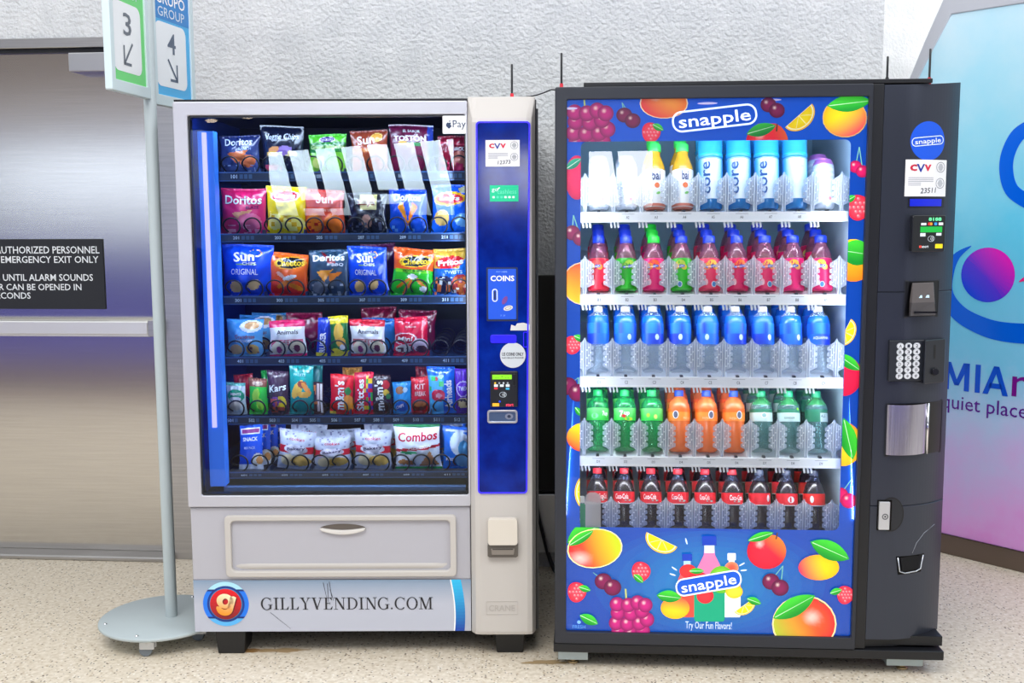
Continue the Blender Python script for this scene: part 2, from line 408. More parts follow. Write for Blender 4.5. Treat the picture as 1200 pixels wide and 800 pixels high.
w3 = MB(); w3.prism([(-.02, 1.6), (.06, 1.6), (-.08, 2.5), (-.16, 2.5)], FY-.12, FY-.06); w3.box(-.47, FY-.12, 2.4, .43, FY-.06, 2.48); struct(w3.build('window_3', P('window_frame_metal', S(40, 48, 70), .5)))
o = MB().box(wx0, FY-.15, wz0, wx1, FY-.145, wz1).build('pane', glass_mat('window_glass', (.93, .97, 1, 1)), w1)

# ------------------------------------------------------------------ kiosk pod at the far end
pa = math.radians(-49.78); PF = Frame(1.87313, 1.07849, pa)
def pfp(px, py): return PF.at(px, py, 0.)
plinth_top = pfp(1150, 634.5)[1]
pod = thing('nursing_pod', 'pale blue and pink printed pod behind the drinks machine price column', 'pod', PF.o, pa)
zt = 2.29
out = [(-.62, plinth_top), (1.4, plinth_top), (1.4, 2.36), (-.09, 2.36), (-.17, 2.19), (-.236, 2.036), (-.36, 1.72), (-.45, 1.35), (-.5, .9)]
inn = [(-.585, plinth_top+.0), (1.35, plinth_top+.0), (1.35, zt), (-.056, zt), (-.13, 2.16), (-.20, 2.03), (-.325, 1.71), (-.415, 1.35), (-.465, .9)]
m = MB(); m.frame(out, inn, -.012, .05); m.prism(out, .012, .1); m.build('shell', P('pod_shell', S(184, 186, 194), .45), pod, bevel=.004)
pmat = P('pod_print', WHITE, .3); nt = pmat.node_tree; b = nt.nodes['Principled BSDF']
t = N(nt, 'ShaderNodeTexCoord'); sp = N(nt, 'ShaderNodeSeparateXYZ'); nt.links.new(t.outputs['Object'], sp.inputs[0])
nz = N(nt, 'ShaderNodeTexNoise'); nz.inputs['Scale'].default_value = 3.2; nz.inputs['Detail'].default_value = 7; nz.inputs['Roughness'].default_value = .6; nt.links.new(t.outputs['Object'], nz.inputs['Vector'])
hgt = mth(nt, 'ADD', sp.outputs['Z'], mth(nt, 'MULTIPLY', mth(nt, 'SUBTRACT', nz.outputs['Fac'], .5), .75))
hgt = mth(nt, 'ADD', hgt, mth(nt, 'MULTIPLY', sp.outputs['X'], -.22))
rp = N(nt, 'ShaderNodeValToRGB'); nt.links.new(mth(nt, 'DIVIDE', hgt, 2.3), rp.inputs[0])
els = rp.color_ramp.elements
for i, (p_, c_) in enumerate(((.0, S(226, 150, 226)), (.08, S(222, 172, 234)), (.17, S(206, 190, 240)), (.26, S(186, 206, 244)), (.37, S(128, 206, 242)), (.54, S(100, 204, 238)), (.76, S(150, 216, 238)), (1., S(200, 228, 240)))):
    e = els[i] if i < 2 else els.new(p_)
    e.position = p_; e.color = c_
nt.links.new(rp.outputs[0], b.inputs['Base Color'])
gp = MB(); gp.prism(inn, -.004, .012)
gp.build('printed_panel', pmat, pod)
gf = MB(); blue = S(0, 98, 226); G = lambda a, b: (a, -.0055, b)
def arcpx(pts, wds, col, n=40):
    """tapered painted stroke through measured points"""
    P_ = [Vector(pfp(*p)) for p in pts]; out_ = []; ins = []
    L = []; W_ = []
    for i in range(n+1):
        tt = i/n*(len(P_)-1); k = min(int(tt), len(P_)-2); q = tt-k
        p0, p1, p2, p3 = P_[max(k-1, 0)], P_[k], P_[k+1], P_[min(k+2, len(P_)-1)]
        L.append(.5*((2*p1)+(p2-p0)*q+(2*p0-5*p1+4*p2-p3)*q*q+(3*p1-p0-3*p2+p3)*q**3)); W_.append(wds[k]*(1-q)+wds[k+1]*q)
    for i in range(n+1):
        d = (L[min(i+1, n)]-L[max(i-1, 0)]).normalized(); nn = Vector((-d.y, d.x))
        out_.append(L[i]+nn*W_[i]/2); ins.append(L[i]-nn*W_[i]/2)
    gf.ring(out_, ins, 0, col, fn=G, closed=False)
arcpx([(1139, 288), (1122, 300), (1112, 320), (1110, 345), (1125, 367), (1152, 382), (1180, 389), (1225, 392)], [.002, .03, .05, .062, .07, .076, .08, .084], blue)
arcpx([(1214, 146), (1192, 160), (1180, 190), (1186, 222), (1212, 240)], [.06, .058, .056, .056, .056], blue)
arcpx([(1195, 330), (1204, 326), (1215, 328)], [.003, .02, .03], S(236, 40, 130))
bc = Vector(pfp(1158, 322)); br = (Vector(pfp(1190, 322))-Vector(pfp(1127, 322))).length/2
for k in range(14):
    a, c_ = ell(bc.x, bc.y, br*(k+1)/14, br*(k+1)/14, 40), ell(bc.x, bc.y, br*k/14, br*k/14, 40)
    cols = []
    for i in range(40):
        x, y = a[i]; tt = ((x-bc.x)*.75+(y-bc.y)*.66)/br*.5+.5
        cols.append(mixc(mixc(S(0, 66, 226), S(96, 50, 214), tt*2), S(226, 34, 190), (tt-.42)*1.9))
    gf.add([G(*q) for q in a]+[G(*q) for q in c_], [(i, (i+1) % 40, 40+(i+1) % 40, 40+i) for i in range(40)], cols=cols)
def podbox(x0, yb0, yt0, x1, yb1, yt1):
    a0, b0 = pfp(x0, yb0); a1, b1 = pfp(x1, yb1); _, t0 = pfp(x0, yt0); _, t1 = pfp(x1, yt1)
    return a0, (b0+b1)/2, a1, (t0+t1)/2
bx = podbox(1112, 457, 424, 1182, 463, 430)
u_, z_, w_, h_ = bx[0]-.02, bx[1], bx[2]-bx[0]+.02, bx[3]-bx[1]; navy = S(14, 84, 214)
def lp(*pts): gf.poly([(u_+w_*x, z_+h_*y) for x, y in pts], 0, navy, fn=G)
lp((0, 0), (.08, 0), (.08, 1), (0, 1)); lp((.32, 0), (.40, 0), (.40, 1), (.32, 1)); lp((0, 1), (.10, 1), (.235, .18), (.165, .18)); lp((.165, .181), (.235, .181), (.40, 1), (.30, 1))
lp((.49, 0), (.57, 0), (.57, 1), (.49, 1)); lp((.61, 0), (.695, 0), (.85, 1), (.77, 1)); lp((.77, 1.001), (.85, 1.001), (1.0, 0), (.915, 0)); lp((.69, .22), (.92, .22), (.89, .40), (.72, .40))
bx2 = podbox(1186, 464, 440, 1224, 468, 444); gf.text('m', bx2, G, S(122, 22, 140), .012)
bx = podbox(1104, 485, 464, 1204, 493, 470)
gf.text('quiet place', bx, G, S(96, 30, 150), .004)
gf.build('printed_lettering', gloss_ink, pod)
MB().bbox(-.6, -.006, 0, 1.4, .1, plinth_top, .004).build('plinth', P('bronze_plinth', S(112, 98, 88), .35, .5), pod)

# ------------------------------------------------------------------ sign stand
BX, BY = -1.229, .170
stand = thing('sign_stand', 'grey wheeled sign stand with round base beside the steel door', 'sign stand', (BX, BY, 0))
grey_paint = P('grey_paint', S(176, 187, 190), .42)
bd = MB(); R_ = .214
bd.lathe([(.0, .062), (R_-.004, .062), (R_, .065), (R_, .072), (R_-.004, .075), (0, .075)], 64, cap=False); bd.build('base_disc', grey_paint, stand, smooth=None)
for a in (75, 205, 262, 330):
    x, y = .190*math.cos(math.radians(a)), .190*math.sin(math.radians(a))
    MB().lathe([(.006, .0745), (.006, .078), (.003, .0795)], 10, x, y).build('bolt', chrome, stand)
for a in (100, 190, 255, 345):
    x, y = .15*math.cos(math.radians(a)), .15*math.sin(math.radians(a))
    if a == 255: x, y = .008, -.172
    cs = MB(); cs.lathe([(.014, .046), (.018, .062)], 12, x, y); cs.bbox(x-.03, y-.012, .026, x+.02, y-.008, .052, .004); cs.bbox(x-.03, y+.010, .026, x+.02, y+.014, .052, .004)
    c_ = cs.build('caster', P('caster_metal', S(210, 212, 214), .35, .4), stand)
    wh = MB(); wh.prism(ell(x-.012, .022, .022, .022, 20), y-.007, y+.009); wh.build('caster_wheel', P('grey_rubber', S(116, 124, 132), .6), c_, bevel=.003)
pr = .0205
MB().lathe([(pr, .075), (pr, 2.9), (pr*.8, 2.905)], 28, .03).build('pole', grey_paint, stand)
zb = 1.85
def sign_side(name, ang, L0, L1, zb, colr, dark, number, arrow, group):
    """a framed panel running along the direction ang from the pole"""
    ca, sa = math.cos(ang), math.sin(ang)
    pn = (sa, -ca)                                # outward normal (towards the viewer)
    th = .012
    def Q(a, b, o=0.): return (.03+a*ca+pn[0]*o, a*sa+pn[1]*o, b)
    fr_ = MB(); z1 = 2.62
    o_ = rrect(L0, zb, L1, z1, .004, 2); i_ = rrect(L0+.026, zb+.036, L1-.026, z1-.03, .003, 2)
    k = len(o_); v = [Q(*p, th) for p in o_]+[Q(*p, th) for p in i_]+[Q(*p, -th) for p in o_]+[Q(*p, -th) for p in i_]
    f = []
    for j in range(k):
        n = (j+1) % k; f += [(j, n, k+n, k+j), (2*k+j, 3*k+j, 3*k+n, 2*k+n), (j, 2*k+j, 2*k+n, n), (k+j, k+n, 3*k+n, 3*k+j)]
    fr_.add(v, f); fo = fr_.build(name, P('sign_frame', S(206, 222, 226), .35), stand, bevel=.003)
    pn_ = MB(); a0, a1 = L0+.02, L1-.02
    for sgn in (1, -1): pn_.add([Q(a0, zb+.03, sgn*.006), Q(a1, zb+.03, sgn*.006), Q(a1, z1-.03, sgn*.006), Q(a0, z1-.03, sgn*.006)], [(0, 1, 2, 3)], colr)
    fn = lambda a, b: Q(a, b, .0066); fn2 = lambda a, b: Q(a, b, .0074)
    w0, w1 = L0+.028, L1-.052; W_ = w1-w0
    pn_.poly(rrect(w0, zb+.066, w1, zb+.280, .028), 0, S(240, 243, 246), fn=fn)
    cx = (w0+w1)/2
    pn_.text(number, (cx-.026, zb+.180, cx+.03, zb+.250), fn2, dark, .02)
    d = 1 if arrow == 'r' else -1
    ax, az = cx+.004, zb+.126
    def seg(x0, y0, x1, y1, t=.009):
        dx, dy = x1-x0, y1-y0; l = math.hypot(dx, dy); nx, ny = -dy/l*t/2, dx/l*t/2
        pn_.poly([(x0+nx, y0+ny), (x1+nx, y1+ny), (x1-nx, y1-ny), (x0-nx, y0-ny)], 0, dark, fn=fn2)
    seg(ax-d*.03, az+.034, ax+d*.03, az-.034); seg(ax+d*.034, az-.034, ax-d*.018, az-.034); seg(ax+d*.03, az-.036, ax+d*.03, az+.022)
    tb = dark if group else S(226, 236, 230)
    if group:
        pn_.poly([(a0, zb+.288), (a1, zb+.288), (a1, z1-.03), (a0, z1-.03)], 0, group, fn=fn)
    pn_.text('GRUPO', (w0+.01, zb+.340, w1-.0, zb+.378), fn2, WHITE, .02); pn_.text('GROUP', (w0+.02, zb+.298, w1-.006, zb+.330), fn2, S(216, 232, 244), .004)
    pn_.build('sign_face', gloss_ink, fo)
sign_side('sign_panel', math.radians(84), -.285, -.012, zb, S(104, 214, 116), S(96, 104, 116), '3', 'l', None)
sign_side('sign_panel', math.radians(79), .012, .30, zb-.012, S(70, 176, 232), S(84, 98, 120), '4', 'r', S(40, 132, 206))

# ------------------------------------------------------------------ snack machine
snack = thing('snack_machine', 'silver snack vending machine with blue lit window and black feet', 'vending machine', A1.o, A1.a)
WD, HT, DP, Z0 = 1.143, 1.828, .85, .084
silver = P('silver_paint', S(194, 194, 203), .32, .35); beige = P('beige_plastic', S(193, 188, 183), .36)
greyp = P('grey_panel_paint', S(178, 177, 185), .4)
cab = MB(); bk = 0
cab.box(0, .012, Z0, .02, DP, HT); cab.box(WD-.01, .012, Z0, WD+.006, DP, HT); cab.box(0, DP-.02, Z0, WD, DP, HT)
cab.box(0, .004, HT-.022, WD, DP, HT+.004); cab.box(0, .02, Z0, WD, DP, Z0+.03)
cab.build('cabinet', P('black_cabinet_paint', S(24, 24, 28), .4), snack)
UD = .9305                                        # door / price column boundary
gz0, gz1, gu0, gu1 = .552, 1.781, .0455, .9245
ln = MB(); nav = S(14, 26, 84); nb = S(10, 18, 58)  # blue interior glow put into the liner's colours, strongest beside the tube
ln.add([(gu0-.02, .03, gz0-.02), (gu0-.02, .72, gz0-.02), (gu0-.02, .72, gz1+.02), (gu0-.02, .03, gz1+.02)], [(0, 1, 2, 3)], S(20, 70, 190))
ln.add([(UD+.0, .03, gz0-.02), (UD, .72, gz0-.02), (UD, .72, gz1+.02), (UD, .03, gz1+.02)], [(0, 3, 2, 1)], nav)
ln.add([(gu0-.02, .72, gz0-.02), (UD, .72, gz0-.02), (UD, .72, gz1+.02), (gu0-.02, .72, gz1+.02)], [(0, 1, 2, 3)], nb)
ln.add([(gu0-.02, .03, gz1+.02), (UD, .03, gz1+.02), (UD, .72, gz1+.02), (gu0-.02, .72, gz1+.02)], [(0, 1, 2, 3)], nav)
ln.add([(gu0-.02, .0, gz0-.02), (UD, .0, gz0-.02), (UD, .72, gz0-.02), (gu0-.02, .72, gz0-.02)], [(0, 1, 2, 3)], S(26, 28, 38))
ln.box(.10, .06, gz0-.018, UD-.02, .09, gz0+.01, S(90, 130, 180))
ln.build('interior_liner', V('liner_blue_tint', .5), snack)
led = MB(); l0 = .062; led.box(l0, .035, gz0+.02, l0+.05, .085, gz1-.045)
lh = led.build('lamp_housing', P('lamp_housing_plastic', S(64, 140, 235), .35, Emission_Color=S(40, 110, 255), Emission_Strength=.32), snack)
tb_ = MB(); tb_.prism(ell(l0+.022, 0, .008, .008, 12), gz0+.22, gz1-.05, fn=lambda a, b, y: (a, .034+b, y)); tb_.build('lamp_tube', E('violet_tube', (.42, .36, 1, 1), 2.0), lh)
# door frame with mitred silver profile
dfm = MB(); o_ = rrect(0, .5135, UD, 1.8235, .004, 2); i_ = rrect(gu0, gz0, gu1, gz1, .006, 2)
dfm.frame(o_, i_, -.012, .03); dfr = dfm.build('door_frame', silver, snack, bevel=.004)
gk = MB(); gk.frame(rrect(gu0-.001, gz0-.001, gu1+.001, gz1+.001, .006, 2), rrect(gu0+.006, gz0+.006, gu1-.004, gz1-.006, .006, 2), -.006, .02); gk.build('gasket', black_plastic, dfr)
gl = MB(); gl.box(gu0, .0, gz0, gu1, .004, gz1)
m = MB(); m.add([(gu0, 0, gz0), (gu1, 0, gz0), (gu1, 0, gz1), (gu0, 0, gz1)], [(0, 1, 2, 3)])
m.build('glass', glass_mat('blue_tinted_glass', (.76, .86, 1, 1), 1.0, refl=(.86, .95, 1, 1)), snack)
# payment badge
u0, z0, u1, z1 = A1.box(519, 157, 548.5, 136)
m = MB(); m.poly(rrect(u0, z0, UD-.004, z1, .003), -.0135, S(244, 246, 249))
FB = lambda a, b: (a, -.0145, b)
ac = Vector((u0+.02, (z0+z1)/2-.001)); nv = S(14, 40, 80)
m.poly([(ac.x+.0088*math.cos(t_)*(1+.06*math.cos(2*t_))*(.92 if math.cos(t_) > .75 else 1), ac.y+.0092*math.sin(t_)-(.002 if abs(math.sin(t_)) > .9 and abs(math.cos(t_)) < .35 else 0)) for t_ in [2*math.pi*i/32 for i in range(32)]], 0, nv, fn=FB)
m.poly(ell(ac.x+.009, ac.y+.002, .0036, .0036, 14), 0, S(244, 246, 249), fn=lambda a, b: (a, -.0149, b))
m.poly([(ac.x, ac.y+.0095), (ac.x+.004, ac.y+.0105), (ac.x+.005, ac.y+.015), (ac.x+.001, ac.y+.0135)], 0, nv, fn=FB)
m.text('Pay', (u0+.032, z0+.012, u0+.073, z1-.014), FB, nv, .0)
m.build('payment_badge', gloss_ink, snack)

# trays with price strips and coils
TR = [(1.6088, 1.5784), (1.4083, 1.3802), (1.2022, 1.1738), (.9992, .9704), (.7993, .7701), (.6087, .585)]
SU = [.176+.1372*k for k in range(6)]
SUB = [A1.at(x, 468, .12)[0] for x in (277, 302, 326, 352, 373, 398, 425, 447, 470, 493, 517, 541)]
tray_m = P('tray_metal', S(34, 62, 108), .4, .2); strip = V('price_strip', .4)
coil_m = P('coil_wire', S(10, 11, 16), .35)
def coil_mesh(R, pitch, turns):
    pts = []
    for i in range(int(turns*22)+1):
        t_ = i/22; k = int(t_); q = t_-k; a = -math.pi/2+2*math.pi*q*1.0
        adv = k+max(0, (q-.72)/.28)
        pts.append((R*math.cos(a), adv*pitch, R*math.sin(a)+R))
    return MB().tube(pts, .0029, 6)
coil_proto = {}
def coil(u, z, R, parent, first_v=.112):
    key = round(R, 4)
    if key not in coil_proto:
        o = coil_mesh(R, .095, 4.6).build('coil', coil_m, parent); coil_proto[key] = o
    else:
        o = coil_proto[key].copy(); COL.objects.link(o); o.parent = parent
    o.location = (u, first_v, z+.002)
for r, (zt, zb) in enumerate(TR):
    m = MB(); m.box(.10, .10, zt-.012, UD-.004, .6, zt-.008); ul = .098
    m.box(ul-.008, .10, zb+.004, ul-.006, .6, zt+.055); m.box(ul-.008, .085, zb+.004, ul+.004, .1, zt+.055)
    for k in range(1, 6): m.box(SU[0]-.0686+.1372*k-.001, .11, zt-.008, SU[0]-.0686+.1372*k+.001, .58, zt+.012)
    tr = m.build('tray', tray_m, snack)
    m = MB(); m.box(.092, .088, zb, UD-.004, .1, zt, S(22, 40, 68)); m.box(.092, .086, zt-.004, UD-.004, .1, zt, S(52, 92, 150)); m.box(.092, .086, zb, UD-.004, .1, zb+.003, S(46, 84, 140))
    fn = lambda a, b: (a, .0865, b); fn1 = lambda a, b: (a, .0868, b)
    cols = [(k, u) for k, u in enumerate(SU)] if r != 4 else list(enumerate(SUB))
    for k, u in cols:
        num = f'{r+1}{(2*k+1 if r != 4 else k+1):02d}'
        m.text(num, (u-.024, zb+.009, u-.004, zt-.009), fn, S(210, 228, 245), .03)
        for j in range(3 if r != 4 else 1):
            a = u+.004+j*.015 if r != 4 else u
            m.poly([(a, zb+.008), (a+.011, zb+.008), (a+.011, zt-.008), (a, zt-.008)], 0, S(58, 92, 132), fn=fn)
            m.poly([(a+.004, zb+.011), (a+.007, zb+.011), (a+.007, zt-.011), (a+.004, zt-.011)], 0, S(120, 150, 186), fn=fn1)
    m.build('price_strip', strip, tr)
    for k, u in cols:
        if r == 4: coil(u, zt-.008, .027, snack)
        else:
            coil(u-.0345, zt-.008, .0285, snack); coil(u+.0345, zt-.008, .0285, snack)

# lower front: grey panel, delivery door, printed kick plate
m = MB(); m.box(.003, .0, .2625, UD-.002, .02, .5095); m.build('lower_panel', greyp, snack, bevel=.003)
fl0, flz0, fl1, flz1 = .117, .2745, .882, .484
m = MB(); m.frame(rrect(fl0, flz0, fl1, flz1, .014), rrect(fl0+.02, flz0+.02, fl1-.02, flz1-.018, .016), -.014, .004)
dd = m.build('delivery_door', beige, snack, bevel=.004)
m = MB(); a0, a1, c0_, c1_ = fl0+.018, fl1-.018, flz0+.018, flz1-.016
nU, nZ = 24, 18; v = []
for j in range(nZ+1):
    q = j/nZ
    for i in range(nU+1):
        p_ = i/nU; e_ = min(1, min(p_, 1-p_)/.05); dish = .012*math.sin(math.pi*min(1, q*1.0))**.5
        y = .004+dish*e_**.5*.9 - (.020*max(0, 1-abs(q-.10)/.12)**1.4)*e_
        v.append((a0+(a1-a0)*p_, y, c0_+(c1_-c0_)*q))
m.add(v, [(j*(nU+1)+i, j*(nU+1)+i+1, (j+1)*(nU+1)+i+1, (j+1)*(nU+1)+i) for j in range(nZ) for i in range(nU)], smooth=True)
m.build('flap', beige, dd)
hc = A1.at(402, 619); hw_ = .0765
m = MB()
m.add([(hc[0]+hw_*math.cos(t_), -.001, hc[1]+.016*math.sin(t_)) for t_ in [2*math.pi*i/32 for i in range(32)]], [tuple(range(32))], S(96, 88, 82))
lip = [(hc[0]-hw_, hc[1]+.002), ] + [(hc[0]-hw_+2*hw_*i/20, hc[1]-.004-.014*math.sin(math.pi*i/20)) for i in range(1, 20)] + [(hc[0]+hw_, hc[1]+.002)] + [(hc[0]+hw_-2*hw_*i/20, hc[1]+.004-.008*math.sin(math.pi*i/20)) for i in range(1, 20)]
m.prism(lip, -.012, .0, S(214, 210, 206)); m.build('handle', V('handle_plastic', .25), dd, bevel=.002)
kz0, kz1 = .084, .2615
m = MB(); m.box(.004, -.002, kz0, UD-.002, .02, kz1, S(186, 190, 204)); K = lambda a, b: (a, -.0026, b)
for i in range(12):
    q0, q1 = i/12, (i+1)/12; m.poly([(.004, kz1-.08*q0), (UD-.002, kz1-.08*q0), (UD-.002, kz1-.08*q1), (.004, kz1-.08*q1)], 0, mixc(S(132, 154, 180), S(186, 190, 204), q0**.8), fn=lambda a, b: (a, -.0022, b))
lc = A1.at(265, 707); LR = .0765; lay = [0]
def disc(r, c, dx=0, dz=0):
    lay[0] += 1; y = -.0026-.00025*lay[0]
    m.poly(ell(lc[0]+dx, lc[1]+dz, r, r, 48), 0, c, fn=lambda a, b: (a, y, b))
def band(r, zlo, zhi, c):
    lay[0] += 1; y = -.0026-.00025*lay[0]; pts = []
    for i in range(64):
        a = 2*math.pi*i/64; x, z = r*math.cos(a), r*math.sin(a); z = max(zlo, min(zhi, z)); 
        x = math.copysign(math.sqrt(max(0, r*r-z*z)), x) if zlo < r*math.sin(a) < zhi else math.copysign(min(abs(x), math.sqrt(max(0, r*r-z*z))), x)
        pts.append((lc[0]+x, lc[1]+z))
    m.poly(pts, 0, c, fn=lambda a, b: (a, y, b))
disc(LR, S(24, 122, 240)); band(LR, .050, LR, S(176, 230, 246)); band(LR, -LR, -.050, S(92, 184, 246))
band(LR, .044, .050, S(10, 42, 120)); band(LR, -.050, -.044, S(10, 42, 120))
disc(.062, S(10, 52, 140)); disc(.055, S(38, 140, 190)); 
for i in range(10): disc(.0525*(1-.0*i), S(232, 12, 32)) if i == 0 else None
for i in range(9):
    zc = -.0525+.105*i/12; band(.0525, -.0525, .0525-.0116*(i+1)+0, mixc(S(226, 12, 34), S(120, 22, 30), i/8))
def gmark(o2, cc):
    """rounded letter of the badge: bowl, stem and hook, leaning to one side"""
    lay[0] += 1; y = -.0026-.00025*lay[0]; cs, sn = math.cos(-.26), math.sin(-.26)
    fn = lambda a, b: (lc[0]+o2+a*cs-b*sn, y, lc[1]-o2+a*sn+b*cs)
    def pc(pts):
        if cc: m.poly(pts, 0, cc, fn=fn)
        else: m.add([fn(*p) for p in pts], [tuple(range(len(pts)))], cols=[[mixc(S(248, 150, 16), S(255, 242, 200), (p[1]+.026)/.06) for p in pts]])
    o = ell(-.004, .010, .0285, .0255, 28); i_ = ell(-.003, .009, .0095, .0105, 28)
    for k in range(28): pc([o[k], o[(k+1) % 28], i_[(k+1) % 28], i_[k]])
    pc([(.010, .030), (.008, -.012), (.028, -.016), (.029, .032), (.020, .034)])
    o = ell(0, -.014, .028, .0255, 14, 0, 180, 360); i_ = ell(-.002, -.010, .012, .0085, 14, 0, 180, 360)
    for k in range(1, 14): pc([o[k], o[k+1], i_[k+1], i_[k]])
    pc([o[1], i_[1], (-.010, -.012), (-.027, -.014)])
gmark(.003, S(110, 20, 30)); gmark(0, None)
# serif lettering
def serif(ch):
    T, t_, h = .135, .05, .045
    def rc(x0, y0, x1, y1): return [(x0, y0), (x1, y0), (x1, y1), (x0, y1)]
    def sl(x0, y0, x1, y1, w_): return [(x0, y0), (x0+w_, y0), (x1+w_, y1), (x1, y1)]
    def arc(cx, cy, rx, ry, a0, a1, n=22):
        o = ell(cx, cy, rx, ry, n, 0, a0, a1); i = ell(cx, cy, rx-T, ry-t_, n, 0, a0, a1)
        return [[o[k], o[(k+1) % len(o)], i[(k+1) % len(o)], i[k]] for k in range(n)]
    if ch == 'I': return .40, [rc(.13, 0, .13+T, 1), rc(0, 0, .40, h), rc(0, 1-h, .40, 1)]
    if ch == 'L': return .68, [rc(.13, 0, .13+T, 1), rc(0, 1-h, .40, 1), rc(0, 0, .64, h), [(.50, h), (.64, h), (.68, .27), (.65, .27)]]
    if ch == 'E': return .70, [rc(.13, 0, .13+T, 1), rc(0, 0, .64, h), rc(0, 1-h, .62, 1), rc(.2, .49, .50, .54), [(.50, h), (.64, h), (.69, .26), (.66, .26)], [(.50, 1-h), (.62, 1-h), (.64, .77), (.61, .77)], rc(.48, .40, .51, .63)]
    if ch == 'V': return .84, [sl(.36, 0, .08, 1, T+.02), sl(.38, 0, .70, 1, t_+.01), rc(0, 1-h, .36, 1), rc(.58, 1-h, .88, 1)]
    if ch == 'Y': return .80, [[(.36, .48), (.36+T, .44), (.24, 1), (.06, 1)], [(.42, .44), (.46, .50), (.72, 1), (.64, 1)], rc(.35, 0, .35+T, .48), rc(.22, 0, .62, h), rc(-.02, 1-h, .34, 1), rc(.54, 1-h, .82, 1)]
    if ch == 'N': return .88, [rc(.13, 0, .13+t_, 1), sl(.66, 0, .10, 1, T+.03), rc(.72, 0, .72+t_, 1), rc(0, 0, .31, h), rc(0, 1-h, .2, 1), rc(.6, 1-h, .9, 1)]
    if ch == 'M': return 1.08, [rc(.13, 0, .13+t_, 1), sl(.46, 0, .12, 1, T+.01), sl(.48, 0, .80, 1, t_+.01), rc(.82, 0, .82+T, 1), rc(0, 0, .31, h), rc(.70, 0, 1.08, h), rc(0, 1-h, .22, 1), rc(.84, 1-h, 1.08, 1)]
    if ch == 'D': return .86, [rc(.13, 0, .13+T, 1), rc(0, 0, .40, h), rc(0, 1-h, .40, 1)] + arc(.36, .5, .49, .5, -90, 90)
    if ch == 'O': return .86, arc(.43, .5, .43, .52, 0, 360, 36)
    if ch == 'C': return .82, arc(.44, .5, .44, .52, 42, 318, 30)+[rc(.74, .68, .77, 1.0)]
    if ch == 'G': return .88, arc(.44, .5, .44, .52, 42, 322, 30)+[rc(.74, .68, .77, 1.0), rc(.66, .06, .66+T, .42), rc(.54, .40, .9, .44)]
    return .24, [ell(.10, .07, .075, .075, 14)]
word = 'GILLYVENDING.COM'; adv = []; x = 0
for ch in word:
    wd, ps = serif(ch); adv.append((x, ps)); x += wd+.085
tot = x-.085; u0, z0, u1, z1 = A1.box(306, 714, 507.5, 698.5); z0, z1 = A1.at(400, 713.5)[1], A1.at(400, 699.5)[1]
for x, ps in adv:
    for j, q in enumerate(ps): m.poly([(u0+(u1-u0)*(x+a)/tot, z0+(z1-z0)*b) for a, b in q], 0, S(34, 34, 42), fn=lambda a, b: (a, -.0032-.00004*j, b))
# blue swoosh near the price column, and scuffs
oc = []; ic = []
for i in range(17):
    q = i/16; z = kz0+(kz1-kz0)*q; bow = .018*math.sin(math.pi*(.1+.9*q))
    c_ = A1.at(522+9*math.sin(math.pi*(.35+.5*q))+0, 700)[0]+.004
    oc.append((c_+.036, z)); ic.append((c_-.0+.004, z))
for j in range(16):
    m.poly([ic[j], oc[j], oc[j+1], ic[j+1]], 0, mixc(S(10, 70, 170), S(40, 190, 240), j/15), fn=K)
    m.poly([(ic[j][0]-.004, ic[j][1]), ic[j], ic[j+1], (ic[j+1][0]-.004, ic[j+1][1])], 0, WHITE, fn=K)
for px0, py0, px1, py1 in ((379, 682, 383, 700), (384, 683, 385, 706), (386, 681, 389, 700), (387, 690, 391, 703), (317, 717, 341, 736)):
    p0, p1 = A1.at(px0, py0), A1.at(px1, py1)
    m.poly([(p0[0]-.0012, p0[1]), (p0[0]+.0012, p0[1]), (p1[0]+.0006, p1[1]), (p1[0]-.0006, p1[1])], 0, S(70, 72, 84), fn=lambda a, b: (a, -.0034, b))
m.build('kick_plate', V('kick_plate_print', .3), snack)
foot = P('black_foot', S(18, 18, 20), .45)
for u, y in ((.118, .015), (1.058, .015), (.118, .7), (1.058, .7)):
    w_ = .052
    v = [(u-w_*.86, y, 0), (u+w_*.86, y, 0), (u+w_*.86, y+.1, 0), (u-w_*.86, y+.1, 0), (u-w_, y-.004, Z0), (u+w_, y-.004, Z0), (u+w_, y+.105, Z0), (u-w_, y+.105, Z0)]
    MB().add(v, [(3, 2, 1, 0), (4, 5, 6, 7), (0, 1, 5, 4), (1, 2, 6, 5), (2, 3, 7, 6), (3, 0, 4, 7)]).build('foot', foot, snack, bevel=.004)

# price column: bulging beige moulding with a blue glowing panel
CV = -.04
m = MB(); a0, a1 = UD+.001, WD+.002; f0, f1 = .952, 1.127
L = [(a0, .03), (a0, -.012), (f0-.006, CV+.004), (f0+.01, CV), (f1-.01, CV), (f1+.006, CV+.004), (a1, -.005), (a1, .03)]
zs = [(Z0, 0), (Z0+.012, .3), (1.755, 1), (1.768, .94), (1.832, .12), (1.836, 0)]
v = []
for k, (z, q) in enumerate(zs):
    q2 = 1 if k in (1, 2) else (.92 if k in (0, 3) else (.15 if k == 4 else .05))
    for (a, y) in L: v.append((a, y*q2 if y < 0 else y, z))
n_ = len(L)
m.add(v, [(k*n_+j, k*n_+j+1, (k+1)*n_+j+1, (k+1)*n_+j) for k in range(len(zs)-1) for j in range(n_-1)]+[tuple(reversed(range(n_))), tuple((len(zs)-1)*n_+j for j in range(n_))], smooth=False)
colm = m.build('price_column', beige, snack, bevel=.003)
q = lambda px, py: A1.at(px, py, CV)
bz0, bz1 = q(590, 578)[1], q(590, 142)[1]; bt0, bt1 = q(557.5, 150)[0], q(621.5, 150)[0]; bb0, bb1 = q(560, 578)[0], q(618, 578)[0]
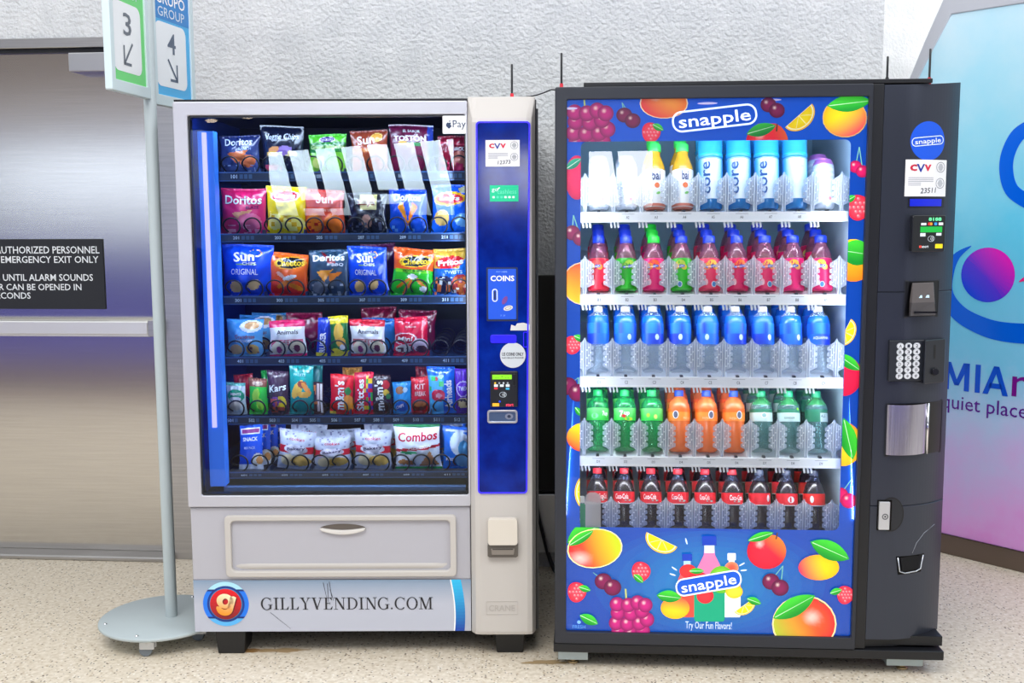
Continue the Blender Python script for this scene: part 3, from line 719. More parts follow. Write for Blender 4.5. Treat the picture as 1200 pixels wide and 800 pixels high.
def taper(ins, r=.012):
    o = []
    for a, b in rrect(-.5*(bt1-bt0)+ins, bz0+ins, .5*(bt1-bt0)-ins, bz1-ins, r):
        k = (b-bz0)/(bz1-bz0); wdt = (bb1-bb0)*(1-k)+(bt1-bt0)*k; cen = (bb0+bb1)/2*(1-k)+(bt0+bt1)/2*k
        o.append((cen+a*wdt/(bt1-bt0), b))
    return o
m = MB(); m.frame(taper(0), taper(.0055, .008), CV-.005, CV+.01); ring_ = m.build('glowing_rim', P('blue_rim', S(44, 36, 200), .25, Emission_Color=S(60, 40, 255), Emission_Strength=.55), snack, bevel=.001)
m = MB(); m.poly(taper(.005, .008), CV-.003, WHITE)
bp_ = m.build('blue_panel', noise_mat('blue_panel_print', S(4, 24, 112), S(6, 44, 150), 16, .08, 0, 5, .3, .75), snack)
MATS['blue_panel_print'].node_tree.nodes['Principled BSDF'].inputs['Specular IOR Level'].default_value = .2
def Y(o): return lambda a, b: (a, CV-.0035-o, b)
def cbox(x0, y1, x1, y0): return A1.box(x0, y1, x1, y0, CV-.004)
def cvv_label(mb, u0, z0, u1, z1, fn, fn2, num, tilt=0):
    W_, H_ = u1-u0, z1-z0; X = lambda a: u0+W_*a; Z = lambda b: z0+H_*b
    mb.spoly([(u0, z0), (u1, z0), (u1, z1), (u0, z1)], S(238, 238, 240), fn)
    mb.text('c', (X(.10), Z(.69), X(.26), Z(.87)), fn2, S(200, 24, 60), .05); mb.text('V', (X(.25), Z(.66), X(.44), Z(.88)), fn2, S(24, 44, 150), .05); mb.text('v', (X(.43), Z(.69), X(.60), Z(.87)), fn2, S(214, 30, 70), .05)
    for b in (.50, .45, .40, .35, .30): mb.spoly([(X(.07), Z(b)), (X(.66 if b > .38 else .36), Z(b)), (X(.66 if b > .38 else .36), Z(b+.018)), (X(.07), Z(b+.018))], S(168, 170, 180), fn2)
    for b in (.80, .36):
        mb.ring(ell(X(.84), Z(b-.0), W_*.115, W_*.115, 20), ell(X(.84), Z(b), W_*.10, W_*.10, 20), 0, S(150, 152, 160), fn=fn2)
        mb.poly(ell(X(.84), Z(b), W_*.06, W_*.08, 14), 0, S(186, 188, 194), fn=fn2); mb.poly([(X(.77), Z(b)-.001), (X(.91), Z(b)-.001), (X(.91), Z(b)+.001), (X(.77), Z(b)+.001)], 0, S(140, 142, 150), fn=fn2)
    mb.text(num, (X(.36), Z(.09), X(.73), Z(.235)), fn2, S(22, 28, 60), .01, rot=.05, shear=.15)
m = MB(); cvv_label(m, *cbox(569, 195, 609, 164), Y(.001), Y(.0016), '12373'); m.build('service_label', ink, bp_)
u0, z0, u1, z1 = cbox(574, 236, 607.5, 217)
m = MB(); m.poly([(u0, z0), (u1, z0), (u1, z1), (u0, z1)], 0, S(16, 206, 150), fn=Y(.001))
m.text('go', (u0+.006, z0+.028, u0+.026, z1-.010), Y(.0016), S(228, 255, 246), .02); m.text('cashless', (u0+.024, z0+.024, u1-.006, z0+.038), Y(.0016), S(120, 236, 200), 0)
for k in range(6): m.poly(rrect(u0+.008+k*.0125, z0+.010, u0+.016+k*.0125, z0+.017, .002, 2), 0, S(224, 248, 240) if k in (0, 3, 4, 5) else S(90, 226, 186), fn=Y(.0016))
m.poly([(u0+.022, z1-.012), (u0+.030, z1-.005), (u0+.033, z1-.008), (u0+.026, z1-.014)], 0, S(228, 255, 246), fn=Y(.0016))
m.build('green_label', ink, bp_)['label'] = 'green sticker'
u0, z0, u1, z1 = cbox(572, 374, 605, 315)
m = MB(); m.poly(rrect(u0-.005, z0-.006, u1+.005, z1+.005, .003), 0, S(26, 38, 70), fn=Y(.0003)); m.bbox(u0, CV-.007, z0, u1, CV-.003, z1, .002, S(10, 84, 222)); W_, H_ = u1-u0, z1-z0
X = lambda a: u0+W_*a; Z = lambda b: z0+H_*b
m.text('PAY HERE', (X(.30), Z(.93), X(.68), Z(.958)), Y(.0045), S(160, 196, 255), .01); m.text('COINS', (X(.09), Z(.76), X(.93), Z(.87)), Y(.0045), WHITE, .05)
m.ring(rrect(X(.14), Z(.35), X(.34), Z(.61), W_*.1), rrect(X(.18), Z(.37), X(.30), Z(.59), W_*.06), 0, S(226, 236, 252), fn=Y(.0045))
m.poly(rrect(X(.215), Z(.40), X(.265), Z(.56), W_*.01), 0, S(16, 26, 60), fn=Y(.0046))
m.poly(ell(X(.59), Z(.38), W_*.08, W_*.16, 18, -.5), 0, S(124, 66, 150), fn=Y(.0045)); m.poly(ell(X(.71), Z(.225), W_*.17, W_*.09, 18, .25), 0, S(226, 220, 212), fn=Y(.0045)); m.ring(ell(X(.71), Z(.225), W_*.12, W_*.055, 18, .25), ell(X(.71), Z(.225), W_*.09, W_*.035, 18, .25), 0, S(150, 150, 156), fn=Y(.0047))
m.text('5  25', (X(.44), Z(.065), X(.6), Z(.092)), Y(.0045), S(160, 196, 255), .01)
m.build('coin_panel', ink, bp_)['label'] = 'blue coin entry panel'
m = MB(); u0, z0, u1, z1 = cbox(598, 387, 621, 378)
m.poly([(u0, z0), (u1, z0), (u1+.0, z1-.006), (u0+.042, z1), (u0+.022, z1-.002), (u0+.016, z1-.011), (u0+.003, z1-.006)], 0, S(216, 216, 214), fn=Y(.001))
u0, z0, u1, z1 = cbox(586, 430, 616, 402); cu_, cz_ = (u0+u1)/2, (z0+z1)/2; rr_ = (u1-u0)/2
m.poly(ell(cu_, cz_, rr_, rr_, 32), 0, S(206, 212, 218), fn=Y(.001)); m.text('US COINS ONLY', (cu_-rr_*.84, cz_-.002, cu_+rr_*.84, cz_+.009), Y(.0016), S(20, 22, 34), .04); m.text('NO BILLS PLEASE', (cu_-rr_*.84, cz_-.011, cu_+rr_*.84, cz_-.006), Y(.0016), S(60, 62, 74), .02)
m.build('paper_stickers', ink, bp_)['label'] = 'torn white sticker and round coin notice'
m = MB(); u0, z0, u1, z1 = cbox(574.5, 402, 605.5, 392); m.bbox(u0, CV-.007, z0, u1, CV-.002, z1, .007); u0, z0, u1, z1 = cbox(613, 407, 618.5, 388.5); m.frame(rrect(u0, z0, u1, z1, .005), rrect(u0+.003, z0+.003, u1-.003, z1-.003, .003), CV-.007, CV-.002)
m.build('coin_lever', P('blue_glow_plastic', S(30, 24, 190), .2, Emission_Color=S(50, 40, 255), Emission_Strength=.5), bp_)
def reader(mb, u0, z0, u1, z1, fn, kind):
    W_, H_ = u1-u0, z1-z0; X = lambda a: u0+W_*a; Z = lambda b: z0+H_*b
    def R_(a0, b0, a1, b1, c, r=.001): mb.poly(rrect(X(a0), Z(b0), X(a1), Z(b1), min(r, W_*.02), 2), 0, c, fn=fn)
    if kind == 1:
        R_(.08, .78, .78, .91, S(130, 214, 28)); mb.text('. .  -  . .', (X(.2), Z(.81), X(.66), Z(.87)), lambda a, b: tuple(Vector(fn(a, b))+Vector((0, -.0004, 0))), S(60, 110, 20))
        for k, c in enumerate((S(240, 196, 60), S(150, 156, 160), S(190, 196, 200), S(150, 156, 160))): mb.poly(ell(X(.18+.15*k), Z(.675), W_*.035, W_*.035, 10), 0, c, fn=fn)
        for k in range(3): R_(.14+.21*k, .57, .28+.21*k, .64, S(206, 216, 222))
        R_(.14, .50, .27, .55, S(220, 40, 50)); R_(.56, .49, .69, .54, S(60, 170, 214)); R_(.08, .02, .32, .11, S(240, 170, 40)); mb.text('start', (X(.56), Z(.02), X(.84), Z(.10)), fn, S(236, 60, 96), .05)
        mb.poly(ell(X(.34), Z(.155), W_*.035, W_*.035, 10), 0, S(30, 70, 250), fn=fn); cx, cz, s_ = X(.46), Z(.35), W_
    else:
        mb.text('8188', (X(.42), Z(.86), X(.9), Z(.96)), fn, S(110, 255, 170), .05)
        R_(.14, .73, .34, .80, S(210, 214, 220)); R_(.40, .73, .48, .81, S(226, 40, 44)); R_(.48, .73, .56, .81, S(244, 150, 40)); R_(.64, .73, .74, .81, S(50, 150, 230)); R_(.80, .73, .97, .81, S(220, 216, 220))
        R_(.12, .52, .94, .69, S(16, 170, 60)); R_(.12, .40, .32, .50, S(206, 214, 222)); R_(.72, .42, .92, .50, S(206, 214, 222)); R_(.70, .04, .98, .17, S(236, 206, 20)); R_(.10, .06, .19, .13, S(224, 70, 60)); mb.text('enort', (X(.2), Z(.06), X(.45), Z(.13)), fn, S(214, 220, 226), .03)
        cx, cz, s_ = X(.54), Z(.33), W_
    for k in range(3):
        r0 = s_*(.04+.045*k); mb.ring(ell(cx-s_*.06, cz, r0+s_*.014, r0+s_*.014, 8, 0, -42, 42), ell(cx-s_*.06, cz, r0, r0, 8, 0, -42, 42), 0, S(214, 220, 226), fn=fn, closed=False)
    mb.ring(ell(cx, cz, s_*.13, s_*.10, 24), ell(cx, cz, s_*.115, s_*.085, 24), 0, S(170, 180, 190), fn=fn)
u0, z0, u1, z1 = cbox(574.5, 476, 607, 434.5)
m = MB(); m.bbox(u0, CV-.016, z0, u1, CV-.002, z1, .004, S(20, 22, 26)); m.box(u1-.016, CV-.02, z1-.045, u1-.008, CV-.015, z1-.008, S(8, 8, 10)); cr = m.build('card_reader', V('reader_plastic', .3), snack, bevel=.001)
m = MB(); reader(m, u0, z0, u1, z1, lambda a, b: (a, CV-.0164, b), 1); m.build('reader_print', V('lit_print', .3, 0, False, .35), cr)
u0, z0, u1, z1 = cbox(571, 495.5, 606.5, 480)
m = MB(); m.frame(rrect(u0, z0, u1, z1, .009), rrect(u0+.006, z0+.006, u1-.006, z1-.006, .006), CV-.01, CV-.002, S(200, 202, 208)); m.poly(rrect(u0+.005, z0+.005, u1-.005, z1-.005, .006), CV-.004, S(104, 128, 160)); m.poly(ell(u0+(u1-u0)*.72, (z0+z1)/2, .013, .010, 18), CV-.0045, S(170, 180, 196)); m.poly(ell(u0+(u1-u0)*.72, (z0+z1)/2, .006, .005, 12), CV-.005, S(80, 92, 112))
m.build('bill_slot', V('slot_metal', .2, .7), bp_, bevel=.001)
u0, z0, u1, z1 = A1.box(571.5, 651, 607, 606, CV)
m = MB(); zm = z0+(z1-z0)*.33
m.prism(rrect(u0+.002, zm, u1-.002, z1, .008), CV-.024, CV+.01, S(214, 206, 194)); m.prism([(u0, z0+.004), (u0+.006, z0), (u1-.006, z0), (u1, z0+.004), (u1, zm), (u0, zm)], CV-.018, CV+.01, S(90, 84, 78)); m.prism([(u0+.014, z0+.01), (u1-.014, z0+.01), (u1-.011, zm-.012), (u0+.011, zm-.012)], CV-.022, CV-.018, S(128, 120, 112)); m.box(u0+.016, CV-.0226, zm-.016, u1-.016, CV-.021, zm-.012, S(60, 56, 52))
m.build('coin_return', V('return_plastic', .35), snack, bevel=.003)
u0, z0, u1, z1 = A1.box(570, 720, 607, 704.5, CV)
m = MB(); m.frame(rrect(u0, z0, u1, z1, .002, 1), rrect(u0+.0012, z0+.0012, u1-.0012, z1-.0012, .002, 1), CV-.001, CV+.001); m.text('CRANE', (u0+.008, z0+.012, u1-.01, z1-.012), lambda a, b: (a, CV-.001, b), WHITE, .03); m.build('embossed_plate', P('embossed_plastic', S(178, 172, 166), .5), colm)
m = MB(); p_ = q(552, 120); m.lathe([(.004, 0), (.004, .002)], 10); 
for i, (a, b) in enumerate(((WD+.004, .0),)):
    g = MB(); g.box(WD+.002, .012, Z0+.0, WD+.012, .06, 1.80); g.build('door_gasket', black_plastic, snack)
def antenna(fr_, parent, px, y1, y0, v, red=True):
    u, z0 = fr_.at(px, y0, v); z1 = fr_.at(px, y1, v)[1]
    a = MB().lathe([(.0035, z0+.008), (.0035, z1-.003), (.0025, z1)], 10, u, v).build('antenna', black_plastic, parent)
    MB().lathe([(.006, z0-.012), (.0055, z0+.008)], 12, u, v).build('antenna_base', P('red_plastic' if red else 'black_base', S(226, 40, 60) if red else S(20, 20, 24), .4), a)
antenna(A1, snack, 600, 75, 112.5, .03)
# fill lights added inside the cabinet
def lamp_in(name, fr_, u, v, z, tu, tv, tz, sx_, sy_, pw, c): area(name, fr_.world(u, v, z), fr_.world(tu, tv, tz), sx_, sy_, pw, c)
lamp_in('snack_fill_light', A1, .49, .05, 1.77, .49, .36, .9, .8, .03, SNACK_FILL, (.75, .86, 1))
lamp_in('snack_fill_light', A1, .915, .03, 1.15, .5, .2, 1.1, .03, 1.1, SNACK_SIDE*.6, (.8, .88, 1))
for zt, zb in TR[:-1]: lamp_in('tray_fill_light', A1, .51, .094, zb-.001, .51, .20, zb-.2, .76, .006, SHELF_FILL*.85, (.80, .88, 1))  # added under each tray to light the rows evenly

# ------------------------------------------------------------------ snack bags
foil = V('snack_foil', .24, 0, False, 0, Coat_Weight=.6, Coat_Roughness=.1)
PRO = {}
def bag_surface(w_, h, T, seed, crimp=.055):
    rr = random.Random(seed); ph = [rr.uniform(0, 6.28) for _ in range(8)]; sk = (rr.uniform(-.05, .05), rr.uniform(-.12, .04))
    def P_(u, v, off=0.):
        pu = max(0., math.sin(math.pi*u))**.62; vv = min(1, max(0, (v-crimp)/(1-2*crimp))); pv = max(0., math.sin(math.pi*vv))**.55
        y = T*pu*pv
        wr = math.sin(9*u+5*v+ph[0])*math.sin(7*v-4*u+ph[1])+.7*math.sin(17*u-9*v+ph[2])*math.sin(3*u+13*v+ph[3])
        edge = math.sin(26*u+ph[4])*(max(0, 1-vv*4)+max(0, 1-(1-vv)*4))
        cr = abs(math.sin(6.3*u+8.1*v+ph[7]+1.3*math.sin(5*v+ph[0])))**6*.5+abs(math.sin(7.7*v-9.4*u+ph[5]+1.1*math.sin(6*u+ph[3])))**7*.5
        y += T*((.12*wr-.16*cr)*pu*pv+.15*edge*pu*min(1, pv*2)) + (.0012*math.sin(40*u+ph[5]) if (v < crimp or v > 1-crimp) else 0)
        wid = 1-.07*math.sin(math.pi*vv)**.8 + .012*math.sin(11*v+ph[6])
        wid *= 1+sk[1]*(v-.5)
        return ((u-.5)*w_*wid+sk[0]*w_*(v-.3), -(y+off), v*h + .018*h*math.sin(3.2*u+ph[7])*v)
    return P_
def paint(ops, u, v):
    c = (.5, .5, .5, 1)
    for o in ops:
        k = o[0]
        if k == 'b': c = o[1]
        elif k == 'g': c = mixc(o[1], o[2], (v-(o[3] if len(o) > 3 else 0))/((o[4] if len(o) > 4 else 1)-(o[3] if len(o) > 3 else 0)))
        elif k == 'r':
            if o[1] <= u <= o[3] and o[2] <= v <= o[4]: c = o[5]
        elif k == 'e':
            rot = o[6] if len(o) > 6 else 0; dx, dy = u-o[1], v-o[2]; cs, sn = math.cos(rot), math.sin(rot)
            x, y = (dx*cs+dy*sn)/o[3], (-dx*sn+dy*cs)/o[4]; d = x*x+y*y
            if d <= 1: c = o[5] if d < .72 or len(o) < 8 else o[7]
        elif k == 't':
            p = o[1]; s_ = []
            for i in range(3):
                a, b = p[i], p[(i+1) % 3]; s_.append((b[0]-a[0])*(v-a[1])-(b[1]-a[1])*(u-a[0]))
            if all(q >= 0 for q in s_) or all(q <= 0 for q in s_): c = o[2]
        elif k == 'w':                            # wavy boundary: below it the colour applies
            if v < o[1]+o[2]*math.sin(o[3]*u+o[4])+(o[6] if len(o) > 6 else 0)*(u-.5): c = o[5]
        elif k == 's':                            # scattered flecks in a region
            if o[1] <= u <= o[3] and o[2] <= v <= o[4]:
                h = math.sin(math.floor(u*o[6])*12.9898+math.floor(v*o[6]*1.2)*78.233+o[7])*43758.5453; h -= math.floor(h)
                if h < o[8]: c = o[5]
    return c
def make_bag(name, w_, h, T, ops, texts, seed, nu=38, nv=44):
    sf = bag_surface(w_, h, T, seed); m = MB()
    for side in (1, -1):
        v = []
        for j in range(nv+1):
            for i in range(nu+1):
                x, y, z = sf(i/nu, j/nv); v.append((x, y if side == 1 else -y*.9+.0005, z))
        f = []; cs = []
        for j in range(nv):
            for i in range(nu):
                a = j*(nu+1)+i; q = (a, a+1, a+nu+2, a+nu+1); f.append(q if side == 1 else q[::-1])
                u_, v_ = (i+.5)/nu, (j+.5)/nv; c = paint(ops, u_, v_)
                cs.append(c)
        m.add(v, f, cols=cs, smooth=True)
    for t_ in texts:
        body, u0, v0, u1, v1, c = t_[:6]; kw = t_[6] if len(t_) > 6 else {}
        m.text(body, (u0, v0, u1, v1), lambda a, b: sf(min(.995, max(.005, a)), min(.99, max(.01, b)), .0016+kw.get('o', 0)), c, kw.get('b', .03), rot=kw.get('r', 0), shear=kw.get('s', 0), vert=kw.get('vt', False))
    return m.build(name, foil)
def put_bag(row, px0, px1, ytop, label, cat, ops, texts, T=.026, v=.158, group=None, seed=0, lean=0., yaw=0., name='snack_bag', roll=0.):
    z = TR[row][0]-.0075; zpx = A1.at(0.5*(px0+px1), ytop, v-.02)[1]
    u0, u1 = A1.at(px0, ytop*.5+.5*(ytop+60), v-.015)[0], A1.at(px1, ytop*.5+.5*(ytop+60), v-.015)[0]
    w_, h = u1-u0, zpx-z
    o = make_bag(name, w_, h, T, ops, texts, seed or int(px0*7+row))
    o.location = A1.world((u0+u1)/2, v, z); o.rotation_euler = (lean, roll, yaw+A1.a)
    return tag(o, label, cat, group)
def behind(o, label, dv=.085, du=0., dz=0., yaw=0., group=None, src=None):
    c = o.copy(); COL.objects.link(c); c.location = o.location + A1.e*du + A1.n*dv + Vector((0, 0, dz)); c.rotation_euler.z += yaw
    c['label'] = label
    if group: c['group'] = group
    return c
chip = S(240, 160, 50); wht = S(245, 245, 245)
g0 = 'bags on the tray under the ceiling of the snack machine'
put_bag(0, 256, 304, 158, 'dark blue corn chip bag on the uppermost snack tray, slot 101', 'snack bag', [('g', S(74, 92, 150), S(26, 40, 100)), ('t', [(.2, .55), (.75, .62), (.45, .28)], S(228, 120, 60)), ('e', .72, .35, .2, .16, S(214, 110, 60)), ('s', .1, .02, .9, .25, S(150, 170, 210), 14, 3, .3)], [('Doritos', .14, .74, .84, .92, S(225, 235, 245)), ('RANCH', .5, .62, .82, .69, S(170, 190, 225))])
put_bag(0, 306, 357, 147, 'black veggie chip bag on the uppermost snack tray, slot 103', 'snack bag', [('b', S(16, 22, 46)), ('e', .32, .50, .16, .07, S(224, 150, 90)), ('e', .58, .52, .17, .07, S(150, 120, 190)), ('e', .25, .42, .15, .06, S(236, 190, 90)), ('e', .7, .43, .18, .06, S(230, 210, 150)), ('e', .5, .45, .14, .06, S(120, 90, 160)), ('r', .06, .1, .45, .2, S(196, 60, 90))], [('Veggie Chips', .1, .68, .9, .84, S(220, 230, 245), dict(b=.01, s=.25, r=.04))])
put_bag(0, 361, 406, 157, 'lime green chip bag on the uppermost snack tray, slot 105', 'snack bag', [('g', S(150, 210, 60), S(80, 200, 50)), ('r', .0, .55, 1, .8, S(30, 120, 40)), ('e', .5, .86, .22, .075, S(90, 60, 140), 0, wht), ('e', .25, .3, .18, .14, S(220, 230, 120))], [('VICKERS', .34, .83, .66, .88, wht), ('Green Jalapeño', .05, .6, .95, .74, S(214, 244, 160), dict(s=.2))])
put_bag(0, 411, 455, 152, 'orange brown chip bag on the uppermost snack tray, slot 107', 'snack bag', [('g', S(196, 90, 44), S(150, 60, 40)), ('r', 0, .5, 1, .58, S(214, 130, 70)), ('e', .72, .83, .16, .1, S(236, 170, 70), 0, S(250, 220, 130))], [('Sun', .18, .68, .66, .88, wht, dict(r=.08)), ('CHIPS', .46, .60, .82, .67, wht)])
b5 = put_bag(0, 456, 510, 146, 'dark maroon plantain chip bag on the uppermost snack tray, slot 109', 'snack bag', [('g', S(120, 24, 60), S(96, 18, 58)), ('r', .88, 0, 1, 1, S(40, 60, 150)), ('r', .2, .58, .4, .66, S(230, 180, 80)), ('r', .4, .56, .72, .63, S(70, 140, 80))], [('EL SABOR', .32, .84, .7, .89, wht, dict(b=.01)), ('TOSTÓN', .1, .66, .84, .80, wht, dict(b=.05))])
put_bag(0, 513, 551, 159, 'crimson chip bag on the uppermost snack tray, slot 111', 'snack bag', [('g', S(200, 30, 70), S(120, 16, 40)), ('w', .82, .03, 6, 0, S(170, 30, 60)), ('w', .79, .03, 6, 0, S(214, 90, 110)), ('w', .77, .03, 6, 0, S(130, 18, 44)), ('e', .7, .38, .25, .22, S(226, 130, 110)), ('s', .1, .05, .9, .3, S(240, 60, 110), 9, 2, .5)], [('SNACK', .4, .6, .85, .7, wht)])
put_bag(1, 257, 312, 220, 'magenta corn chip bag in slot 201 of the second snack tray', 'snack bag', [('g', S(232, 60, 120), S(216, 24, 100)), ('t', [(.25, .48), (.72, .55), (.45, .3)], S(244, 170, 120)), ('e', .65, .3, .26, .18, S(240, 110, 150)), ('s', .05, .0, .95, .22, S(255, 160, 190), 12, 5, .35)], [('Doritos', .1, .66, .92, .85, S(20, 34, 110), dict(b=.06)), ('Doritos', .1, .665, .92, .845, wht, dict(o=.0006)), ('BLAZE', .58, .57, .86, .63, S(80, 20, 90))])
put_bag(1, 311, 358, 218, 'yellow potato chip bag in slot 203 of the second snack tray', 'snack bag', [('g', S(246, 210, 0), S(250, 226, 10)), ('e', .48, .80, .38, .12, S(226, 40, 60), .05, wht), ('e', .22, .28, .2, .16, S(250, 240, 140)), ('e', .7, .24, .3, .16, S(252, 238, 120)), ('s', .1, .04, .9, .4, S(230, 180, 0), 9, 4, .25)], [('Lays', .2, .73, .76, .87, wht, dict(b=.05, s=.15)), ('Classic', .25, .54, .6, .61, S(120, 110, 20), dict(b=.0))])
put_bag(1, 356, 404, 222, 'orange red chip bag in slot 205 of the second snack tray', 'snack bag', [('g', S(236, 80, 20), S(206, 60, 50)), ('r', 0, .62, 1, .95, S(210, 96, 90)), ('e', .25, .28, .22, .2, S(246, 130, 20)), ('e', .72, .26, .22, .22, S(250, 120, 10)), ('s', .0, .0, 1, .3, S(190, 40, 20), 12, 4, .3)], [('Sun', .3, .7, .75, .9, S(245, 220, 214)), ('GARDEN SALSA', .2, .52, .85, .58, S(245, 220, 200), dict(b=.01))])
put_bag(1, 406, 454, 226, 'black chip bag in slot 207 of the second snack tray', 'snack bag', [('b', S(26, 26, 38)), ('r', .35, .6, .75, .95, S(200, 190, 130)), ('e', .5, .32, .13, .16, S(200, 150, 130)), ('s', .1, .0, .9, .3, S(90, 92, 110), 14, 4, .35)], [('Lays', .3, .66, .72, .84, S(120, 30, 40))])
put_bag(1, 455, 501, 222, 'royal blue corn chip bag with orange chips in slot 209 of the second snack tray', 'snack bag', [('g', S(20, 90, 220), S(10, 60, 190)), ('t', [(.22, .62), (.52, .2), (.38, .72)], S(244, 150, 20)), ('t', [(.78, .62), (.48, .2), (.62, .72)], S(240, 130, 20)), ('s', .05, .0, .95, .2, S(110, 180, 250), 12, 4, .3)], [('Doritos', .14, .74, .86, .9, wht)])
put_bag(1, 505, 552, 217, 'bright blue potato chip bag in slot 211 of the second snack tray', 'snack bag', [('g', S(20, 110, 236), S(20, 90, 230)), ('e', .46, .72, .42, .14, S(250, 190, 20), .05), ('e', .46, .72, .36, .10, S(220, 30, 50)), ('e', .26, .34, .2, .16, S(236, 196, 110)), ('e', .8, .3, .2, .14, S(120, 190, 250)), ('e', .85, .9, .16, .07, S(230, 230, 180))], [('Lays', .2, .66, .72, .78, wht, dict(b=.04, s=.15))])
sun_ops = [('g', S(10, 70, 220), S(16, 76, 226)), ('e', .28, .2, .12, .12, S(236, 190, 120)), ('e', .64, .24, .14, .09, S(244, 200, 130), .5), ('r', .3, .62, .7, .64, S(120, 170, 70)), ('e', .66, .84, .12, .07, S(16, 76, 226), 0, S(250, 190, 50))]
sun_txt = [('Sun', .24, .68, .66, .86, wht, dict(b=.05, r=.06)), ('CHIPS', .42, .61, .7, .67, wht, dict(b=.05)), ('ORIGINAL', .18, .43, .74, .54, wht, dict(b=.0))]
put_bag(2, 259, 320, 287, 'large royal blue grain chip bag in slot 301 of the third snack tray', 'snack bag', sun_ops, sun_txt, T=.034)
put_bag(2, 313, 360, 297, 'orange to red cheese puff bag in slot 303 of the third snack tray', 'snack bag', [('g', S(226, 20, 30), S(240, 100, 10), .1, .62), ('e', .55, .78, .42, .14, S(24, 26, 20), .12, S(236, 160, 30)), ('e', .4, .3, .2, .06, S(240, 130, 30), .5), ('e', .7, .24, .2, .06, S(246, 140, 30), -.3), ('e', .55, .45, .2, .05, wht, .3), ('e', .3, .5, .12, .05, S(250, 190, 170), -.4)], [('Cheetos', .18, .71, .92, .86, S(250, 200, 30), dict(b=.06, r=.1))], roll=.06)
put_bag(2, 360, 409, 293, 'slate grey corn chip bag in slot 305 of the third snack tray', 'snack bag', [('g', S(60, 74, 96), S(40, 76, 104)), ('t', [(.2, .55), (.62, .58), (.4, .32)], S(244, 160, 40)), ('t', [(.5, .5), (.86, .52), (.55, .3)], S(236, 130, 30)), ('e', .3, .2, .2, .14, S(120, 124, 140)), ('s', .08, .0, .92, .28, S(170, 176, 190), 14, 3, .28), ('t', [(.3, .97), (.72, .72), (.5, .7)], S(150, 30, 40))], [('Doritos', .1, .76, .9, .9, wht, dict(b=.05)), ('BBQ', .6, .64, .88, .71, S(220, 226, 235))])
s4 = put_bag(2, 407, 455, 289, 'royal blue grain chip bag in slot 307 of the third snack tray', 'snack bag', sun_ops, sun_txt)
o = behind(s4, 'purple chip bag standing behind the royal blue bag in slot 307', dv=.11, du=.022, dz=.004); 
o2 = make_bag('snack_bag', .12, .172, .022, [('g', S(70, 20, 110), S(96, 26, 110)), ('r', 0, .8, 1, 1, S(110, 30, 90))], [], 77); o2.location = o.location; o2.rotation_euler = o.rotation_euler; tag(o2, o['label'], 'snack bag'); bpy.data.objects.remove(o)
put_bag(2, 457, 507, 291, 'green and orange hot cheese puff bag in slot 309 of the third snack tray', 'snack bag', [('b', S(50, 200, 40)), ('w', .5, .04, 5, 1, S(40, 190, 40)), ('r', 0, .55, 1, 1, S(236, 90, 20)), ('r', .05, .5, .95, .56, S(120, 220, 40)), ('e', .55, .74, .42, .12, S(24, 26, 20), .1, S(240, 190, 30)), ('e', .3, .28, .2, .035, S(244, 140, 30), .6), ('e', .4, .2, .2, .035, S(240, 120, 30), 1.0), ('e', .72, .28, .16, .04, S(244, 150, 60), -.7), ('e', .78, .16, .1, .06, wht), ('e', .5, .42, .12, .05, wht)], [('Cheetos', .2, .68, .92, .8, S(250, 205, 30), dict(b=.06, r=.09)), ('HOT & SPICY', .24, .52, .86, .58, S(20, 90, 20), dict(b=.04, r=.07))], roll=.05)
put_bag(2, 507, 552, 291, 'gold and blue corn twist bag in slot 311 of the third snack tray', 'snack bag', [('b', S(26, 100, 190)), ('r', 0, .58, 1, 1, S(224, 176, 60)), ('t', [(.6, .5), (1, .5), (1, .9)], S(26, 110, 210)), ('e', .45, .72, .4, .13, S(206, 30, 40), .08), ('e', .28, .24, .26, .2, S(40, 40, 70)), ('e', .74, .24, .26, .22, S(190, 60, 60)), ('s', .05, .02, .95, .42, S(236, 120, 60), 9, 6, .42), ('s', .05, .02, .95, .4, wht, 13, 8, .14)], [('Fritos', .12, .66, .84, .78, wht, dict(b=.06, r=.06)), ('TWISTS', .3, .48, .8, .55, S(200, 230, 250))])
ck = put_bag(3, 264, 308, 374, 'light blue cookie bag at the front of slot 401 on the fourth snack tray', 'snack bag', [('g', S(120, 190, 236), S(60, 150, 226)), ('e', .68, .82, .3, .16, S(236, 240, 246)), ('e', .7, .84, .2, .1, S(214, 160, 100)), ('e', .28, .2, .18, .14, S(230, 190, 130)), ('e', .72, .2, .18, .14, S(236, 190, 100)), ('s', .55, .1, .9, .3, S(150, 96, 50), 12, 3, .2)], [('Grandmas', .25, .5, .8, .6, S(150, 60, 60), dict(b=.02)), ('COOKIES', .25, .4, .75, .47, wht)])
for k in (1, 2): behind(ck, ['light blue cookie bag second in slot 401, half hidden by the front one', 'light blue cookie bag third in slot 401, rearmost of its kind'][k-1], .085*k, .022*k, .006)
an_ops = lambda p: [('b', S(240, 236, 242)), ('r', 0, .82, 1, 1, p), ('e', .5, .68, .46, .14, wht), ('r', .05, .3, .95, .48, mixc(p, wht, .15)), ('e', .3, .24, .24, .2, S(240, 226, 200)), ('e', .75, .24, .22, .2, S(236, 220, 190)), ('e', .28, .2, .08, .1, S(150, 60, 110)), ('e', .76, .22, .09, .1, S(120, 60, 70)), ('r', 0, .0, 1, .07, p)]
an_txt = lambda p: [('Animals', .22, .62, .84, .74, S(40, 30, 60), dict(b=.02)), ('ICED', .3, .36, .7, .46, wht, dict(b=.04))]
a2 = put_bag(3, 315, 359, 376, 'pink topped white animal cookie bag in slot 403 on the fourth snack tray', 'snack bag', an_ops(S(226, 20, 96)), an_txt(0), roll=-.04)
